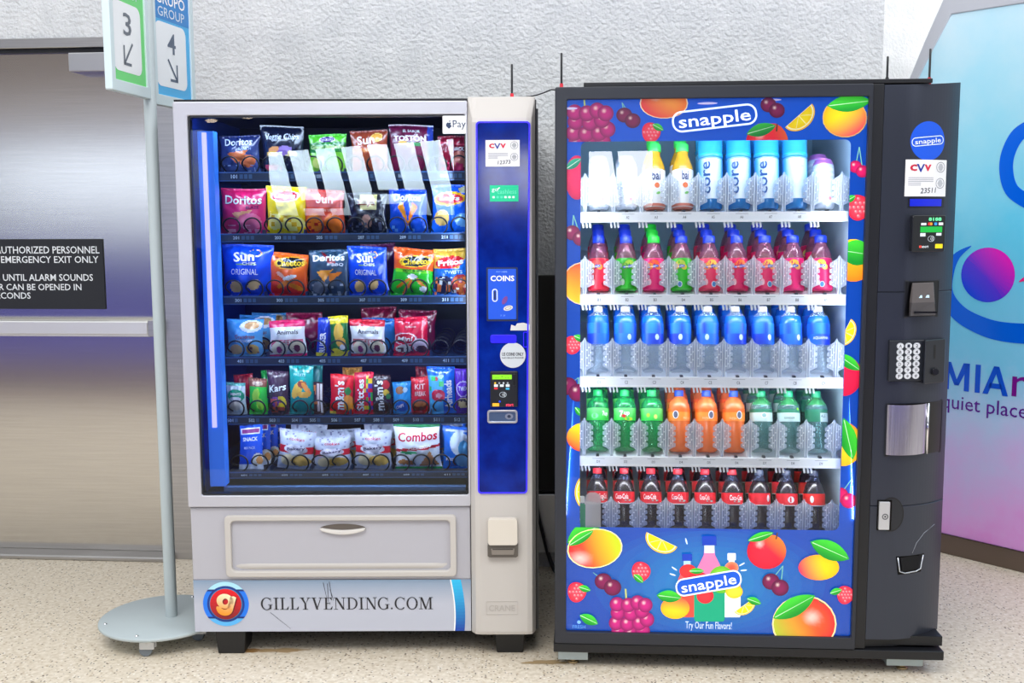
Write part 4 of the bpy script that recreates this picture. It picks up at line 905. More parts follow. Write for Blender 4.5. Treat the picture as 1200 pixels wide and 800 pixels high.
def plain(src, label, c0, c1, dv, du, dz, w_=.12, h=.125, cat='snack bag', name='snack_bag'):
    o = make_bag(name, w_, h, .02, [('g', c0, c1)], [], len(label)*3); o.location = src.location+A1.n*dv+A1.e*du+Vector((0, 0, dz)); o.rotation_euler = src.rotation_euler; return tag(o, label, cat)
plain(a2, 'maroon bag standing behind the pink topped bag in slot 403', S(120, 16, 60), S(150, 20, 66), .1, .04, .006, .13, .135)
bar = put_bag(3, 369, 387, 373, 'blue wafer packet with upright lettering in slot 405 on the fourth snack tray', 'snack packet', [('b', S(24, 60, 190)), ('r', .0, .0, 1, .08, S(240, 220, 30)), ('r', .75, .0, 1, 1, S(20, 40, 130))], [('RUGER', .2, .1, .62, .62, wht, dict(vt=True, b=.05))], name='snack_packet', T=.012, roll=.07)
put_bag(3, 386, 409, 371, 'green and yellow wafer packet in slot 405 beside the blue one', 'snack packet', [('b', S(30, 110, 40)), ('r', .0, .82, 1, 1, S(240, 220, 30)), ('e', .5, .6, .26, .22, S(240, 190, 70), .3), ('e', .6, .35, .25, .12, S(230, 170, 60)), ('w', .16, .05, 6, 0, S(244, 220, 20)), ('e', .65, .22, .14, .07, wht)], [], name='snack_packet', T=.014, roll=-.02)
a4 = put_bag(3, 410, 452, 375, 'red topped white animal cookie bag in slot 407 on the fourth snack tray', 'snack bag', an_ops(S(214, 20, 44)), an_txt(0))
plain(a4, 'maroon bag at the back of slot 407 on the fourth snack tray', S(120, 16, 50), S(150, 20, 60), .13, .02, .02, .125, .135)
plain(a4, 'sky blue bag between the red topped bag and the maroon bag in slot 407', S(60, 150, 220), S(40, 120, 210), .065, .03, .0, .115, .122)
f5 = put_bag(3, 461, 502, 372, 'bright red cookie bag in slot 409 on the fourth snack tray', 'snack bag', [('b', S(214, 20, 56)), ('e', .32, .46, .36, .16, S(200, 16, 40), .0, S(240, 200, 210)), ('r', 0, 0, 1, .1, S(230, 30, 50)), ('e', .3, .2, .26, .1, S(230, 220, 210)), ('e', .78, .28, .22, .18, S(190, 170, 190)), ('e', .8, .18, .16, .1, S(70, 40, 40)), ('s', .1, .1, .6, .26, S(90, 50, 40), 14, 2, .3)], [('famous', .34, .74, .66, .79, S(250, 220, 225), dict(b=.0)), ('Mini', .1, .4, .56, .52, wht, dict(b=.04, s=.2))])
plain(f5, 'maroon bag standing behind the bright red cookie bag in slot 409', S(110, 14, 50), S(140, 18, 60), .1, .012, .008, .13, .14)
r5 = 4
c1 = put_bag(4, 264, 288, 449, 'white and green candy bag in slot 501 on the fifth snack tray', 'candy bag', [('b', S(214, 226, 232)), ('e', .52, .6, .44, .2, S(30, 170, 120)), ('r', .0, .9, 1, 1, S(120, 200, 190)), ('e', .5, .3, .3, .16, S(226, 214, 200)), ('e', .5, .5, .3, .07, wht)], [('MINTS', .25, .62, .8, .7, wht)], T=.014, name='candy_bag')
plain(c1, 'red candy bag rising behind the white and green bag in slot 501', S(190, 20, 30), S(226, 24, 34), .075, .006, .004, .07, .125, 'candy bag', 'candy_bag')
c2 = put_bag(4, 291, 313, 444, 'bright green candy bag with brown top in slot 502 on the fifth snack tray', 'candy bag', [('b', S(50, 200, 60)), ('r', 0, .78, 1, 1, S(140, 80, 60)), ('e', .5, .86, .3, .06, S(214, 180, 160)), ('e', .4, .55, .24, .16, S(170, 226, 60), .5), ('e', .6, .3, .2, .16, S(160, 230, 70), -.5)], [], T=.014, name='candy_bag')
plain(c2, 'dark green candy bag behind the brown topped one in slot 502', S(20, 120, 50), S(30, 170, 60), .075, .022, .004, .062, .135, 'candy bag', 'candy_bag')
c3 = put_bag(4, 313, 338, 435, 'brown nut mix bag in slot 503 on the fifth snack tray', 'candy bag', [('b', S(70, 44, 60)), ('e', .65, .28, .24, .16, S(240, 210, 30)), ('e', .35, .3, .2, .12, S(120, 70, 150)), ('s', .1, .05, .9, .4, S(200, 90, 70), 9, 2, .3)], [('Kars', .08, .54, .92, .7, wht, dict(b=.04, s=.2, r=.1))], T=.016, name='candy_bag')
c4 = put_bag(4, 338, 367, 427, 'teal dried fruit bag in slot 504, tallest on the fifth snack tray', 'candy bag', [('g', S(10, 130, 130), S(26, 160, 150)), ('e', .35, .5, .3, .12, S(240, 190, 70), .5), ('e', .55, .6, .2, .07, S(160, 80, 60)), ('e', .72, .52, .22, .07, S(240, 150, 60), -.5), ('e', .6, .4, .3, .06, S(226, 170, 60))], [('FRUITS', .2, .76, .7, .81, S(190, 230, 226), dict(b=.0))], T=.016, name='candy_bag')
plain(c4, 'second teal dried fruit bag close behind the front one in slot 504', S(10, 140, 140), S(30, 150, 150), .07, .022, .002, .076, .165, 'candy bag', 'candy_bag')
put_bag(4, 367, 379, 449, 'narrow brown candy bar standing in slot 505 on the fifth snack tray', 'candy bar', [('b', S(70, 44, 44)), ('r', .35, .1, .6, .95, S(214, 190, 190)), ('r', .68, .05, .9, .95, S(236, 226, 226)), ('s', .0, .3, .4, .9, S(226, 130, 60), 8, 2, .4)], [], T=.008, name='candy_bar')
cr6 = put_bag(4, 385, 413, 440, 'red candy packet with white upright lettering in slot 506 on the fifth snack tray', 'candy packet', [('b', S(224, 20, 26)), ('e', .8, .3, .25, .2, S(240, 150, 40)), ('e', .78, .6, .14, .1, S(50, 130, 60)), ('r', .0, .0, .25, .06, S(250, 210, 60))], [("m&m's", .2, .12, .62, .84, wht, dict(vt=True, b=.06))], T=.014, name='candy_packet', roll=.06)
plain(cr6, 'golden candy packet high behind the red one in slot 506', S(190, 120, 20), S(210, 140, 30), .1, .018, .008, .07, .14, 'candy packet', 'candy_packet')
put_bag(4, 414, 437, 437, 'red rainbow candy packet in slot 507 on the fifth snack tray', 'candy packet', [('b', S(216, 20, 50)), ('s', .5, .1, 1, .9, S(250, 200, 40), 8, 2, .25), ('s', .5, .1, 1, .9, S(90, 60, 170), 8, 5, .2), ('s', .4, .1, 1, .9, S(60, 170, 60), 8, 9, .2)], [('Skittles', .14, .08, .52, .84, wht, dict(vt=True, b=.05))], T=.013, name='candy_packet', roll=.03)
put_bag(4, 436, 460, 440, 'dark brown candy packet in slot 508 on the fifth snack tray', 'candy packet', [('b', S(60, 36, 34)), ('e', .75, .75, .2, .12, S(190, 40, 40)), ('e', .75, .55, .16, .08, S(230, 190, 50)), ('e', .85, .45, .12, .07, S(50, 120, 60))], [("m&m's", .16, .1, .62, .86, S(240, 236, 230), dict(vt=True, b=.06))], T=.014, name='candy_packet', roll=-.05)
put_bag(4, 460, 482, 448, 'light blue cookie packet in slot 509 on the fifth snack tray', 'candy packet', [('b', S(40, 150, 220)), ('e', .4, .75, .24, .12, S(150, 100, 60)), ('e', .7, .75, .14, .08, S(180, 214, 236)), ('e', .5, .25, .4, .16, S(20, 96, 200))], [('CHIPS', .16, .2, .6, .3, wht, dict(r=.2))], T=.014, name='candy_packet')
cr10 = put_bag(4, 481, 504, 442, 'red chocolate packet with pale lettering in slot 510 on the fifth snack tray', 'candy packet', [('b', S(216, 20, 30)), ('e', .45, .25, .4, .16, S(120, 40, 30)), ('e', .45, .28, .36, .08, S(190, 110, 60)), ('r', .0, .0, 1, .05, S(150, 20, 30))], [('KIT', .2, .68, .75, .82, S(250, 200, 200)), ('BREAK', .2, .5, .8, .62, S(250, 200, 200))], T=.014, name='candy_packet')
plain(cr10, 'dark red packet half hidden behind the red chocolate packet in slot 510', S(130, 16, 26), S(150, 20, 30), .07, .012, .004, .07, .15, 'candy packet', 'candy_packet')
put_bag(4, 502, 535, 430, 'blue candy bag with red emblem in slot 511 on the fifth snack tray', 'candy bag', [('b', S(20, 110, 226)), ('r', 0, .0, .55, .82, S(80, 180, 240)), ('e', .38, .4, .26, .13, S(220, 30, 60)), ('e', .4, .4, .12, .05, S(240, 160, 180)), ('e', .3, .75, .1, .05, S(240, 90, 80)), ('e', .5, .8, .1, .05, S(190, 220, 240)), ('s', .05, .5, .6, .8, S(60, 190, 90), 7, 4, .2)], [('Airheads', .62, .12, .9, .72, wht, dict(vt=True, b=.06))], T=.016, name='candy_bag', roll=-.06)
put_bag(4, 533, 552, 432, 'violet candy bag in slot 512 on the fifth snack tray', 'candy bag', [('g', S(90, 40, 170), S(110, 50, 214)), ('e', .5, .56, .44, .18, S(120, 60, 220), 0, S(220, 200, 250)), ('e', .5, .25, .4, .12, S(230, 200, 150)), ('s', .1, .14, .9, .34, S(90, 60, 60), 9, 4, .2)], [('TWIX', .2, .52, .8, .62, wht)], T=.014, name='candy_bag')
sn = put_bag(5, 279, 307, 499, 'royal blue snack carton at the front of slot 601 on the lowest snack tray', 'snack carton', [('b', S(20, 86, 220)), ('r', .06, .80, .9, .93, wht), ('r', .1, .82, .86, .90, S(150, 60, 130)), ('r', 0, .0, 1, .12, S(236, 238, 244)), ('e', .8, .22, .26, .14, S(236, 230, 220)), ('e', .86, .2, .14, .09, S(236, 160, 90))], [('SNACK', .14, .64, .82, .73, wht, dict(b=.05)), ('MIX PACK', .2, .46, .7, .52, S(206, 222, 250), dict(b=.02))], T=.006, name='snack_carton')
for k in (1, 2, 3): behind(sn, ['royal blue snack carton second in slot 601 on the lowest tray', 'royal blue snack carton third in slot 601 on the lowest tray', 'royal blue snack carton fourth and rearmost in slot 601'][k-1], .05*k, .0165*k, .002)
cb_ops = [('b', S(186, 190, 208)), ('r', 0, .44, 1, .62, S(206, 30, 50)), ('e', .5, .54, .34, .12, S(226, 220, 232)), ('e', .35, .24, .26, .16, S(236, 214, 170)), ('e', .66, .24, .28, .14, S(226, 180, 90)), ('s', .1, .62, .9, .95, S(140, 140, 170), 19, 4, .2)]
cb_txt = [('Bakery', .24, .5, .78, .6, S(60, 40, 90), dict(b=.04, r=.12)), ('cookies', .3, .76, .72, .84, S(196, 40, 60), dict(b=.02))]
for k, (x0, x1, y, sl_, lb) in enumerate(((323, 366, 505, 603, 'beside the blue cartons'), (368, 412, 512, 605, 'shortest of the three alike'), (414, 458, 505, 607, 'beside the large pretzel bag'))):
    bb = put_bag(5, x0, x1, y, f'white and red cookie bag in slot {sl_}, lowest tray, {lb}', 'snack bag', cb_ops, cb_txt, seed=500+k, roll=(.1, -.06, .05)[k])
    behind(bb, f'cookie bag leaning behind the white and red one {lb}', .085, .022, .008, .1)
put_bag(5, 462, 517, 497, 'large white pretzel bag with red lettering in slot 609 on the lowest snack tray', 'snack bag', [('b', S(232, 234, 240)), ('r', 0, .93, 1, 1, S(30, 130, 80)), ('w', .5, .02, 4, 1, S(200, 40, 60), .16), ('w', .44, .02, 4, 1, S(232, 234, 240), .16), ('r', 0, .0, 1, .05, S(40, 160, 80)), ('e', .18, .16, .12, .06, S(196, 130, 70)), ('e', .32, .14, .1, .06, S(186, 116, 60)), ('t', [(.5, .06), (.95, .1), (.78, .42)], S(206, 140, 90)), ('e', .3, .38, .2, .03, S(40, 170, 110))], [('Combos', .08, .64, .96, .84, S(196, 24, 60), dict(b=.05, r=.06, s=.15)), ('PIZZERIA', .3, .48, .8, .54, wht, dict(b=.03, r=.1))], T=.03)
lb_ = put_bag(5, 519, 553, 501, 'blue and white candy pouch in slot 611 on the lowest snack tray', 'candy pouch', [('g', S(20, 120, 220), S(30, 110, 226)), ('e', .6, .62, .36, .28, S(214, 226, 240)), ('e', .75, .5, .2, .2, S(90, 180, 236)), ('e', .7, .22, .28, .18, S(120, 190, 240)), ('r', .1, .88, .9, .93, S(200, 214, 240))], [('Mints', .1, .2, .4, .3, wht)], name='candy_pouch')
behind(lb_, 'second blue and white candy pouch behind the front one in slot 611', .08, -.02, .006)

# ------------------------------------------------------------------ drinks machine
drinks = thing('drinks_machine', 'black glass-front drinks vending machine with blue fruit print', 'vending machine', A2.o, A2.a)
DW, CW0, DH, DZ0, DD = .9856, .9890, 1.851, .0935, .80
CU1 = (A2.at(1127.5, 95, .10)[0]+A2.at(1096, 755, .10)[0])/2
char = P('charcoal_paint', S(40, 43, 52), .38, .1); dark = P('black_trim', S(18, 19, 24), .4)
gu0, gu1, gz0, gz1 = .0366, .9415, .127, 1.8135          # glass
wu0, wu1, wz0, wz1 = .079, .8955, .4715, 1.687           # clear window in the print
m = MB()
m.box(0, .02, DZ0, .02, DD, DH); m.box(CU1-.03, .12, DZ0, CU1-.01, DD, DH); m.box(0, DD-.02, DZ0, CU1-.01, DD, DH); m.box(.0, .02, DH-.02, DW+.01, DD, DH); m.box(DW+.01, .125, DH-.02, CU1-.01, DD, DH)
m.box(0, .02, DZ0, CU1-.01, DD, DZ0+.03); m.box(DW+.0, .14, DZ0, DW+.02, DD, DH)
m.build('cabinet', dark, drinks)
m = MB(); z_ = A2.at(850, 768)[1]; m.box(-.004, -.008, A2.at(660, 763.)[1], CU1-.012, .5, DZ0-.008); m.build('base_rail', dark, drinks, bevel=.003)
m = MB(); t0 = A2.at(684, 100)[0]; m.box(t0, .0, DH+.001, CU1-.115, DD, DH+.014); m.build('top_cover', dark, drinks, bevel=.002)
m = MB(); o_ = rrect(0, .088, DW-.032, DH, .004, 2); i_ = rrect(gu0, gz0, gu1, gz1, .004, 2)
m.frame(o_, i_, -.014, .03); bez = m.build('door_frame', char, drinks, bevel=.006)
m = MB(); m.bbox(DW-.031, -.004, .088, DW+.002, .05, DH, .003); m.build('hinge_strip', dark, drinks, bevel=.002)
m = MB(); m.add([(gu0, .0, gz0), (gu1, .0, gz0), (gu1, .0, gz1), (gu0, .0, gz1)], [(0, 1, 2, 3)]); m.build('glass', glass_mat('clear_glass', (.97, .985, 1, 1), .8), drinks)

# printed fruit artwork behind the glass, clipped at the clear window
m = MB(); LY = [0]
def clip(poly, cols, ax, val, keep_less):
    out, oc = [], []
    for i in range(len(poly)):
        p, q, cp_, cq = poly[i], poly[(i+1) % len(poly)], cols[i], cols[(i+1) % len(poly)]
        ip = (p[ax] <= val) == keep_less or p[ax] == val; iq = (q[ax] <= val) == keep_less or q[ax] == val
        if ip: out.append(p); oc.append(cp_)
        if ip != iq:
            t_ = (val-p[ax])/(q[ax]-p[ax]); out.append((p[0]+(q[0]-p[0])*t_, p[1]+(q[1]-p[1])*t_)); oc.append(mixc(cp_, cq, t_))
    return out, oc
PV = .003
def art_poly(poly, cols, side):
    for ax, val, kl in ((0, gu0, False), (0, gu1, True), (1, gz0, False), (1, gz1, True)) + (((0, wu0, True),) if side == 'L' else ((0, wu1, False),) if side == 'R' else ((1, wz1, False),) if side == 'T' else ((1, wz0, True),) if side == 'B' else ()):
        if len(poly) < 3: return
        poly, cols = clip(poly, cols, ax, val, kl)
    if len(poly) >= 3:
        y = PV-.00004*LY[0]
        m.add([(a, y, b) for a, b in poly], [tuple(range(len(poly)))], cols=[cols])
def shape(cx, cy, outline, colfn, rings=5, flat=None):
    """outline: unit outline points (pixels about the centre, y down); colfn(dx, dy, t)"""
    LY[0] += 1; cu, cz = A2.at(cx, cy)
    side = 'T' if cz > wz1-.02 else 'B' if cz < wz0+.02 else 'L' if cu < wu0+.05 else 'R' if cu > wu1-.05 else ''
    k = len(outline)
    pt = lambda x, y: A2.at(cx+x, cy+y)
    if flat is not None:
        art_poly([pt(*p) for p in reversed(outline)], [flat]*k, side); return
    for r in range(rings):
        s0, s1 = r/rings, (r+1)/rings
        for i in range(k):
            a, b = outline[i], outline[(i+1) % k]
            q = [(a[0]*s0, a[1]*s0), (b[0]*s0, b[1]*s0), (b[0]*s1, b[1]*s1), (a[0]*s1, a[1]*s1)]
            tt = [s0, s0, s1, s1]
            if r == 0: q = q[1:]; tt = tt[1:]
            art_poly([pt(*p) for p in q], [colfn(p[0], p[1], t_) for p, t_ in zip(q, tt)], side)
def rot(pts, a):
    c, s_ = math.cos(a), math.sin(a); return [(x*c-y*s_, x*s_+y*c) for x, y in pts]
def blob(rx, ry, n=22, sq=0., dent=0.):
    o = []
    for i in range(n):
        a = 2*math.pi*i/n; r = 1+sq*math.cos(2*a)*0+sq*math.cos(3*a+.6); r -= dent*max(0, 1-abs(((a-math.pi*1.5+math.pi) % (2*math.pi))-math.pi)/.5)
        o.append((rx*r*math.cos(a), ry*r*math.sin(a)))
    return o
def round_fruit(cx, cy, rx, ry, base, edge, second=None, ang=0., a=0., sq=0., dent=0., hl=(-.35, -.4, .28), rim=None, off=.2):
    if rim: shape(cx, cy, rot(blob(rx*1.05, ry*1.05, 22, sq, dent), a), None, flat=rim)
    ca, sa = math.cos(ang), math.sin(ang)
    def fn(x, y, t_):
        c = mixc(base, edge, t_**2.2)
        if second: c = mixc(c, second, (((x/rx)*ca+(y/ry)*sa)*.8+off))
        if hl:
            d = math.hypot(x/rx-hl[0], y/ry-hl[1])/hl[2]; c = mixc(c, S(255, 232, 224), max(0, 1-d)**1.2*.8)
        return c
    shape(cx, cy, rot(blob(rx, ry, 22, sq, dent), a), fn, 7)
def leaf(cx, cy, L, W_, a, c0=S(60, 200, 50), c1=S(14, 140, 40)):
    n = 9; o = [(-L/2+L*i/n, -W_/2*math.sin(math.pi*i/n)**.8) for i in range(n+1)]+[(L/2-L*i/n, W_/2*math.sin(math.pi*i/n)**.8) for i in range(1, n)]
    shape(cx, cy, rot(o, a), lambda x, y, t_: mixc(c0, c1, .5+(x*-math.sin(a)+y*math.cos(a))/W_*1.4), 4)
    shape(cx, cy, rot([(-L*.45, -.5), (L*.45, -.2), (L*.45, .2), (-L*.45, .5)], a), None, flat=mixc(c0, WHITE, .45))
def lemon(cx, cy, R, a, full=.55):
    n = 16; o = [(R*math.cos(math.pi*i/n), R*.78*math.sin(math.pi*i/n)) for i in range(n+1)]
    o = [(x, y-R*.3) for x, y in o]; shape(cx, cy, rot(o, a), None, flat=S(250, 190, 20))
    o2 = [(x*.93, (y+R*.3)*.9-R*.3) for x, y in o]; shape(cx, cy, rot(o2, a), None, flat=S(255, 244, 190))
    o3 = [(x*.84, (y+R*.3)*.8-R*.3+.4) for x, y in o]; shape(cx, cy, rot(o3, a), lambda x, y, t_: mixc(S(250, 226, 30), S(246, 206, 0), t_), 2)
    for k in (.25, .5, .75):
        b = math.pi*k; shape(cx, cy, rot([(-.4, -R*.3), (.4, -R*.3), (R*.78*math.cos(b)+.5, R*.62*math.sin(b)-R*.3), (R*.78*math.cos(b)-.5, R*.62*math.sin(b)-R*.3)], a), None, flat=S(255, 244, 170))
def cherry(cx, cy, r, sx_=4, sy_=-16, pink=False):
    for dx, dy in ((-r*.5, -r*.35), (r*.45, r*.3)):
        shape(cx+(dx+sx_)/2, cy+(dy+sy_)/2, [(dx-(dx+sx_)/2-.6, dy-(dy+sy_)/2), (dx-(dx+sx_)/2+.6, dy-(dy+sy_)/2), (sx_-(dx+sx_)/2+.5, sy_-(dy+sy_)/2), (sx_-(dx+sx_)/2-.5, sy_-(dy+sy_)/2)], None, flat=S(120, 190, 170))
    for dx, dy, q in ((-r*.5, -r*.3, .9), (r*.4, r*.3, 1.)):
        round_fruit(cx+dx, cy+dy, r*.85, r*.8, S(214, 20, 100) if pink else S(130, 24, 80), S(160, 10, 70) if pink else S(80, 10, 56), hl=(-.3, -.35, .3))
def berry(cx, cy, r, lx=7, ly=-5, la=.4):
    round_fruit(cx, cy, r, r*1.08, S(244, 70, 90), S(220, 24, 56), hl=None, sq=.04)
    for i in range(-2, 3):
        for j in range(-2, 3):
            if i*i+j*j < 5: round_fruit(cx+i*r*.36+(j % 2)*r*.16, cy+j*r*.36, r*.19, r*.19, S(250, 110, 126), S(226, 40, 70), hl=(-.3, -.3, .5))
    leaf(cx+lx, cy+ly, 15, 8, la)
def grapes(cx, cy, s_=1.):
    shape(cx-6*s_, cy-24*s_, [(-1, -8), (1, -8), (2, 6), (0, 6)], None, flat=S(180, 190, 110))
    for dx, dy in ((-14, 18), (0, 20), (14, 17), (-17, 8), (-4, 9), (10, 8), (19, 4), (-15, -4), (0, -3), (13, -6), (-16, -14), (-3, -13), (8, -16), (17, -13)):
        round_fruit(cx+dx*s_, cy+dy*s_, 8.6*s_, 8.6*s_, S(196, 30, 124), S(128, 12, 84), hl=(-.2, -.3, .35))
# blue ground with the clear window left open
oo = rrect(gu0, gz0, gu1, gz1, .0015, 6); ii = rrect(wu0, wz0, wu1, wz1, .018, 6)
m.ring(oo, ii, PV+.0004, S(0, 84, 206))
for k in range(10):                                            # paler blue glow printed behind the bottles at the foot
    LY[0] += 1; shape(832, 684, [(x, max(-62, y)) for x, y in ell(0, 0, 150-14*k, 74-6*k, 30)], None, flat=mixc(S(0, 86, 208), S(24, 156, 236), k/9))
ORG, YEL, RED = S(246, 130, 30), S(252, 206, 20), S(230, 30, 56)
round_fruit(778, 121, 27, 17, S(250, 150, 60), S(236, 110, 50), S(226, 60, 70), 2.6, rim=S(255, 220, 170))
grapes(691, 147, 1.1); cherry(737, 138, 11, -8, -18); berry(763, 155, 11, 8, -6, .5)
for cx, cy, l in ((668, 127, 9), (829, 121, 12), (904, 117, 12)): shape(cx, cy, rot(blob(l, 1.4, 12), -.02), None, flat=S(214, 206, 250))
round_fruit(899, 168, 25, 26, S(240, 40, 56), S(206, 16, 46), S(246, 130, 50), -.4, off=-.35, dent=.12); leaf(892, 152, 36, 15, -.28, S(50, 180, 60), S(10, 120, 50)); shape(910, 150, [(-1, 4), (0, -5), (1.5, -5), (1, 4)], None, flat=S(90, 60, 40))
cherry(906, 126, 11, -6, -8); lemon(940, 140, 21, -.72)
round_fruit(990, 138, 25, 22, S(252, 200, 20), S(246, 160, 10), S(232, 60, 80), .9, hl=None, rim=S(255, 214, 80)); leaf(995, 121, 52, 20, -.12)
cherry(1007, 198, 9, 0, -26, True); berry(1006, 243, 14, -10, -10, -.5)
round_fruit(1000, 305, 24, 25, S(246, 180, 20), S(250, 200, 20), S(250, 120, 20), 1.6, hl=None); leaf(1004, 296, 44, 30, .15)
lemon(994, 391, 17, -1.1); round_fruit(988, 440, 22, 24, S(230, 30, 70), S(200, 14, 60), hl=None); leaf(994, 424, 34, 14, .6)
round_fruit(988, 520, 22, 26, S(240, 200, 30), S(230, 170, 30), S(226, 40, 60), -2.4, hl=None); leaf(994, 514, 50, 20, 1.35)
cherry(990, 583, 11, 8, -22, True)
round_fruit(676, 208, 14, 26, S(214, 30, 90), S(170, 10, 70), hl=None); leaf(672, 192, 22, 10, -.6, S(20, 150, 120), S(10, 110, 90)); cherry(676, 276, 11, -4, -24)
round_fruit(684, 332, 24, 24, S(250, 150, 20), S(250, 190, 40), S(232, 60, 40), -1.6, hl=None, rim=S(255, 200, 150)); berry(671, 404, 10, 8, -8, .4)
cherry(672, 456, 13, 6, -14); leaf(678, 482, 14, 7, .9); round_fruit(684, 512, 20, 17, S(250, 200, 20), S(250, 210, 30), S(232, 60, 50), 2.2, hl=None); lemon(684, 576, 22, 1.6)
leaf(684, 625, 44, 24, -.5); round_fruit(697, 642, 31, 22, S(236, 74, 44), S(226, 40, 50), S(196, 206, 30), -.25, off=.35, a=-.12, rim=S(250, 240, 170), hl=(-.55, .55, .5)); leaf(681, 630, 34, 11, -.55)
lemon(773, 637, 20, .45); berry(676, 693, 11, 9, -4, .3); cherry(713, 684, 12, -18, -14); berry(751, 669, 11, -3, 8, .7); leaf(690, 725, 24, 12, .45)
grapes(739, 721, 1.0)
round_fruit(898, 645, 23, 21, S(236, 34, 60), S(196, 14, 48), S(250, 150, 50), -.8, off=-.1, dent=.1); leaf(891, 628, 32, 10, -.3); shape(909, 627, [(-1, 4), (1, -4), (2.2, -3.5), (1, 4)], None, flat=S(90, 60, 40))
round_fruit(959, 664, 24, 15, S(252, 206, 20), S(248, 180, 10), S(230, 40, 90), 2.9, hl=None); leaf(972, 644, 50, 22, .42)
cherry(909, 684, 12, 8, -22); berry(990, 696, 10, -11, -4, -.3)
round_fruit(942, 730, 36, 32, S(238, 90, 40), S(226, 44, 46), S(170, 190, 50), 2.7, off=.2, rim=S(250, 220, 160), hl=(.25, -.25, .35)); leaf(930, 710, 56, 22, -.5); shape(962, 704, [(-3, -2), (3, 2), (3, 3.5), (-3, 0)], None, flat=S(120, 90, 60))
# trio of printed bottles
def pbottle(cx, top, bot, w_, cap, neck, body, lab):
    H = bot-top
    def sy(q): return top+H*q
    shape(cx, (top+bot)/2, [(a*w_/2, sy(q)-(top+bot)/2) for a, q in ((-.34, .16), (-.36, .22), (-.8, .38), (-1, .5), (-1, .97), (-.9, 1), (.9, 1), (1, .97), (1, .5), (.8, .38), (.36, .22), (.34, .16))], None, flat=body)
    shape(cx, sy(.8), [(a*w_/2, (q-.8)*H) for a, q in ((-1, .62), (-1, .97), (-.9, 1), (.9, 1), (1, .97), (1, .62))], None, flat=lab)
    shape(cx, sy(.14), [(a*w_/2, (q-.14)*H) for a, q in ((-.33, .1), (-.33, .2), (.33, .2), (.33, .1))], None, flat=neck)
    shape(cx, sy(.06), [(a*w_/2, (q-.06)*H) for a, q in ((-.46, .01), (-.4, -.0), (.4, -.0), (.46, .01), (.46, .11), (-.46, .11))], None, flat=cap)
pbottle(805, 648, 722, 25, S(20, 60, 180), S(170, 210, 236), S(226, 90, 90), S(232, 74, 60)); pbottle(857, 647, 722, 21, S(236, 240, 244), S(226, 232, 240), S(226, 150, 130), S(232, 236, 240))
pbottle(831, 627, 727, 36, S(16, 60, 180), S(206, 226, 242), S(232, 120, 170), S(10, 160, 120))
round_fruit(806, 668, 10, 8, S(230, 50, 50), S(220, 40, 50), hl=None); round_fruit(857, 664, 8, 7, S(232, 80, 60), S(246, 150, 110), hl=None)
round_fruit(818, 682, 15, 13, S(240, 50, 60), S(224, 30, 50), hl=None); leaf(816, 668, 18, 7, 0); round_fruit(845, 678, 15, 16, S(150, 214, 60), S(90, 180, 40), hl=None); round_fruit(826, 697, 10, 9, S(240, 50, 60), S(224, 30, 50), hl=None); round_fruit(860, 692, 10, 8, S(250, 220, 60), S(244, 190, 30), hl=None)
leaf(784, 698, 30, 15, .12); round_fruit(791, 711, 17, 13, S(252, 206, 30), S(250, 180, 20), S(236, 80, 70), -1.4, hl=None); leaf(784, 698, 28, 13, .12)
lemon(874, 711, 14, -.6); leaf(883, 703, 18, 9, .35)
for x, y, l, a in ((788, 672, 4, .3), (790, 665, 4, .6), (869, 660, 4, -.5), (871, 667, 4, -.1), (804, 633, 4, 1.3)): shape(x, y, rot(blob(l, .9, 8), a), None, flat=S(220, 240, 255))
def stick(pts, w_, col):                                       # drawn outline in the artwork
    for a, b in zip(pts, pts[1:]):
        d = math.hypot(b[0]-a[0], b[1]-a[1]) or 1; nx, ny = -(b[1]-a[1])/d*w_/2, (b[0]-a[0])/d*w_/2
        mx, my = (a[0]+b[0])/2, (a[1]+b[1])/2; LY[0] -= 1
        shape(mx, my, [(p[0]-mx, p[1]-my) for p in ((a[0]+nx, a[1]+ny), (b[0]+nx, b[1]+ny), (b[0]-nx, b[1]-ny), (a[0]-nx, a[1]-ny))][::-1], None, flat=col)
def pill_logo(mb, fn_px, cx, cy, W_, H_, tilt, fill, line, textc, lw, fnp, bold=.02, gap=True):
    """word in a tilted pill outline; fn_px maps artwork pixels"""
    def R(pts): return [(cx+x*math.cos(tilt)-y*math.sin(tilt), cy+x*math.sin(tilt)+y*math.cos(tilt)) for x, y in pts]
    o = R(rrect(-W_/2, -H_/2, W_/2, H_/2, H_*.46, 8)); i = R(rrect(-W_/2+lw, -H_/2+lw, W_/2-lw, H_/2-lw, H_*.46-lw, 8))
    if fill: mb.poly(o[::-1], 0, fill, fn=lambda a, b: fnp(*fn_px(a, b), 0))
    mb.ring(o, i, 0, line, fn=lambda a, b: fnp(*fn_px(a, b), .0001))
    vs = [(-.5, 0), (.5, 0)]
    gv, gf_, asp = glyphs('snapple', bold); tw, thh = W_-H_*.62, H_*.74
    pts = R([((a-.5)*tw, -((b-.5)*thh)+H_*.10) for a, b in gv])
    mb.add([fnp(*fn_px(*p), .0002) for p in pts], gf_, textc)
LY[0] += 3; yl = PV-.00004*LY[0]
pill_logo(m, lambda a, b: A2.at(a, b), 837, 138.5, 100, 25, -.115, None, S(206, 226, 246), S(226, 238, 250), 2.2, lambda u, z, o: (u, yl-o, z))
pill_logo(m, lambda a, b: A2.at(a, b), 830, 682, 78, 21, -.17, S(10, 84, 204), S(236, 242, 250), WHITE, 1.8, lambda u, z, o: (u, yl-o-.0003, z))
u0, z0, u1, z1 = A2.box(803, 738, 857, 727); m.text('Try Our Fun Flavors!', (u0, z0, u1, z1), lambda a, b: (a, yl, b), S(206, 226, 246), .008)
u0, z0, u1, z1 = A2.box(807, 716, 848, 708); 
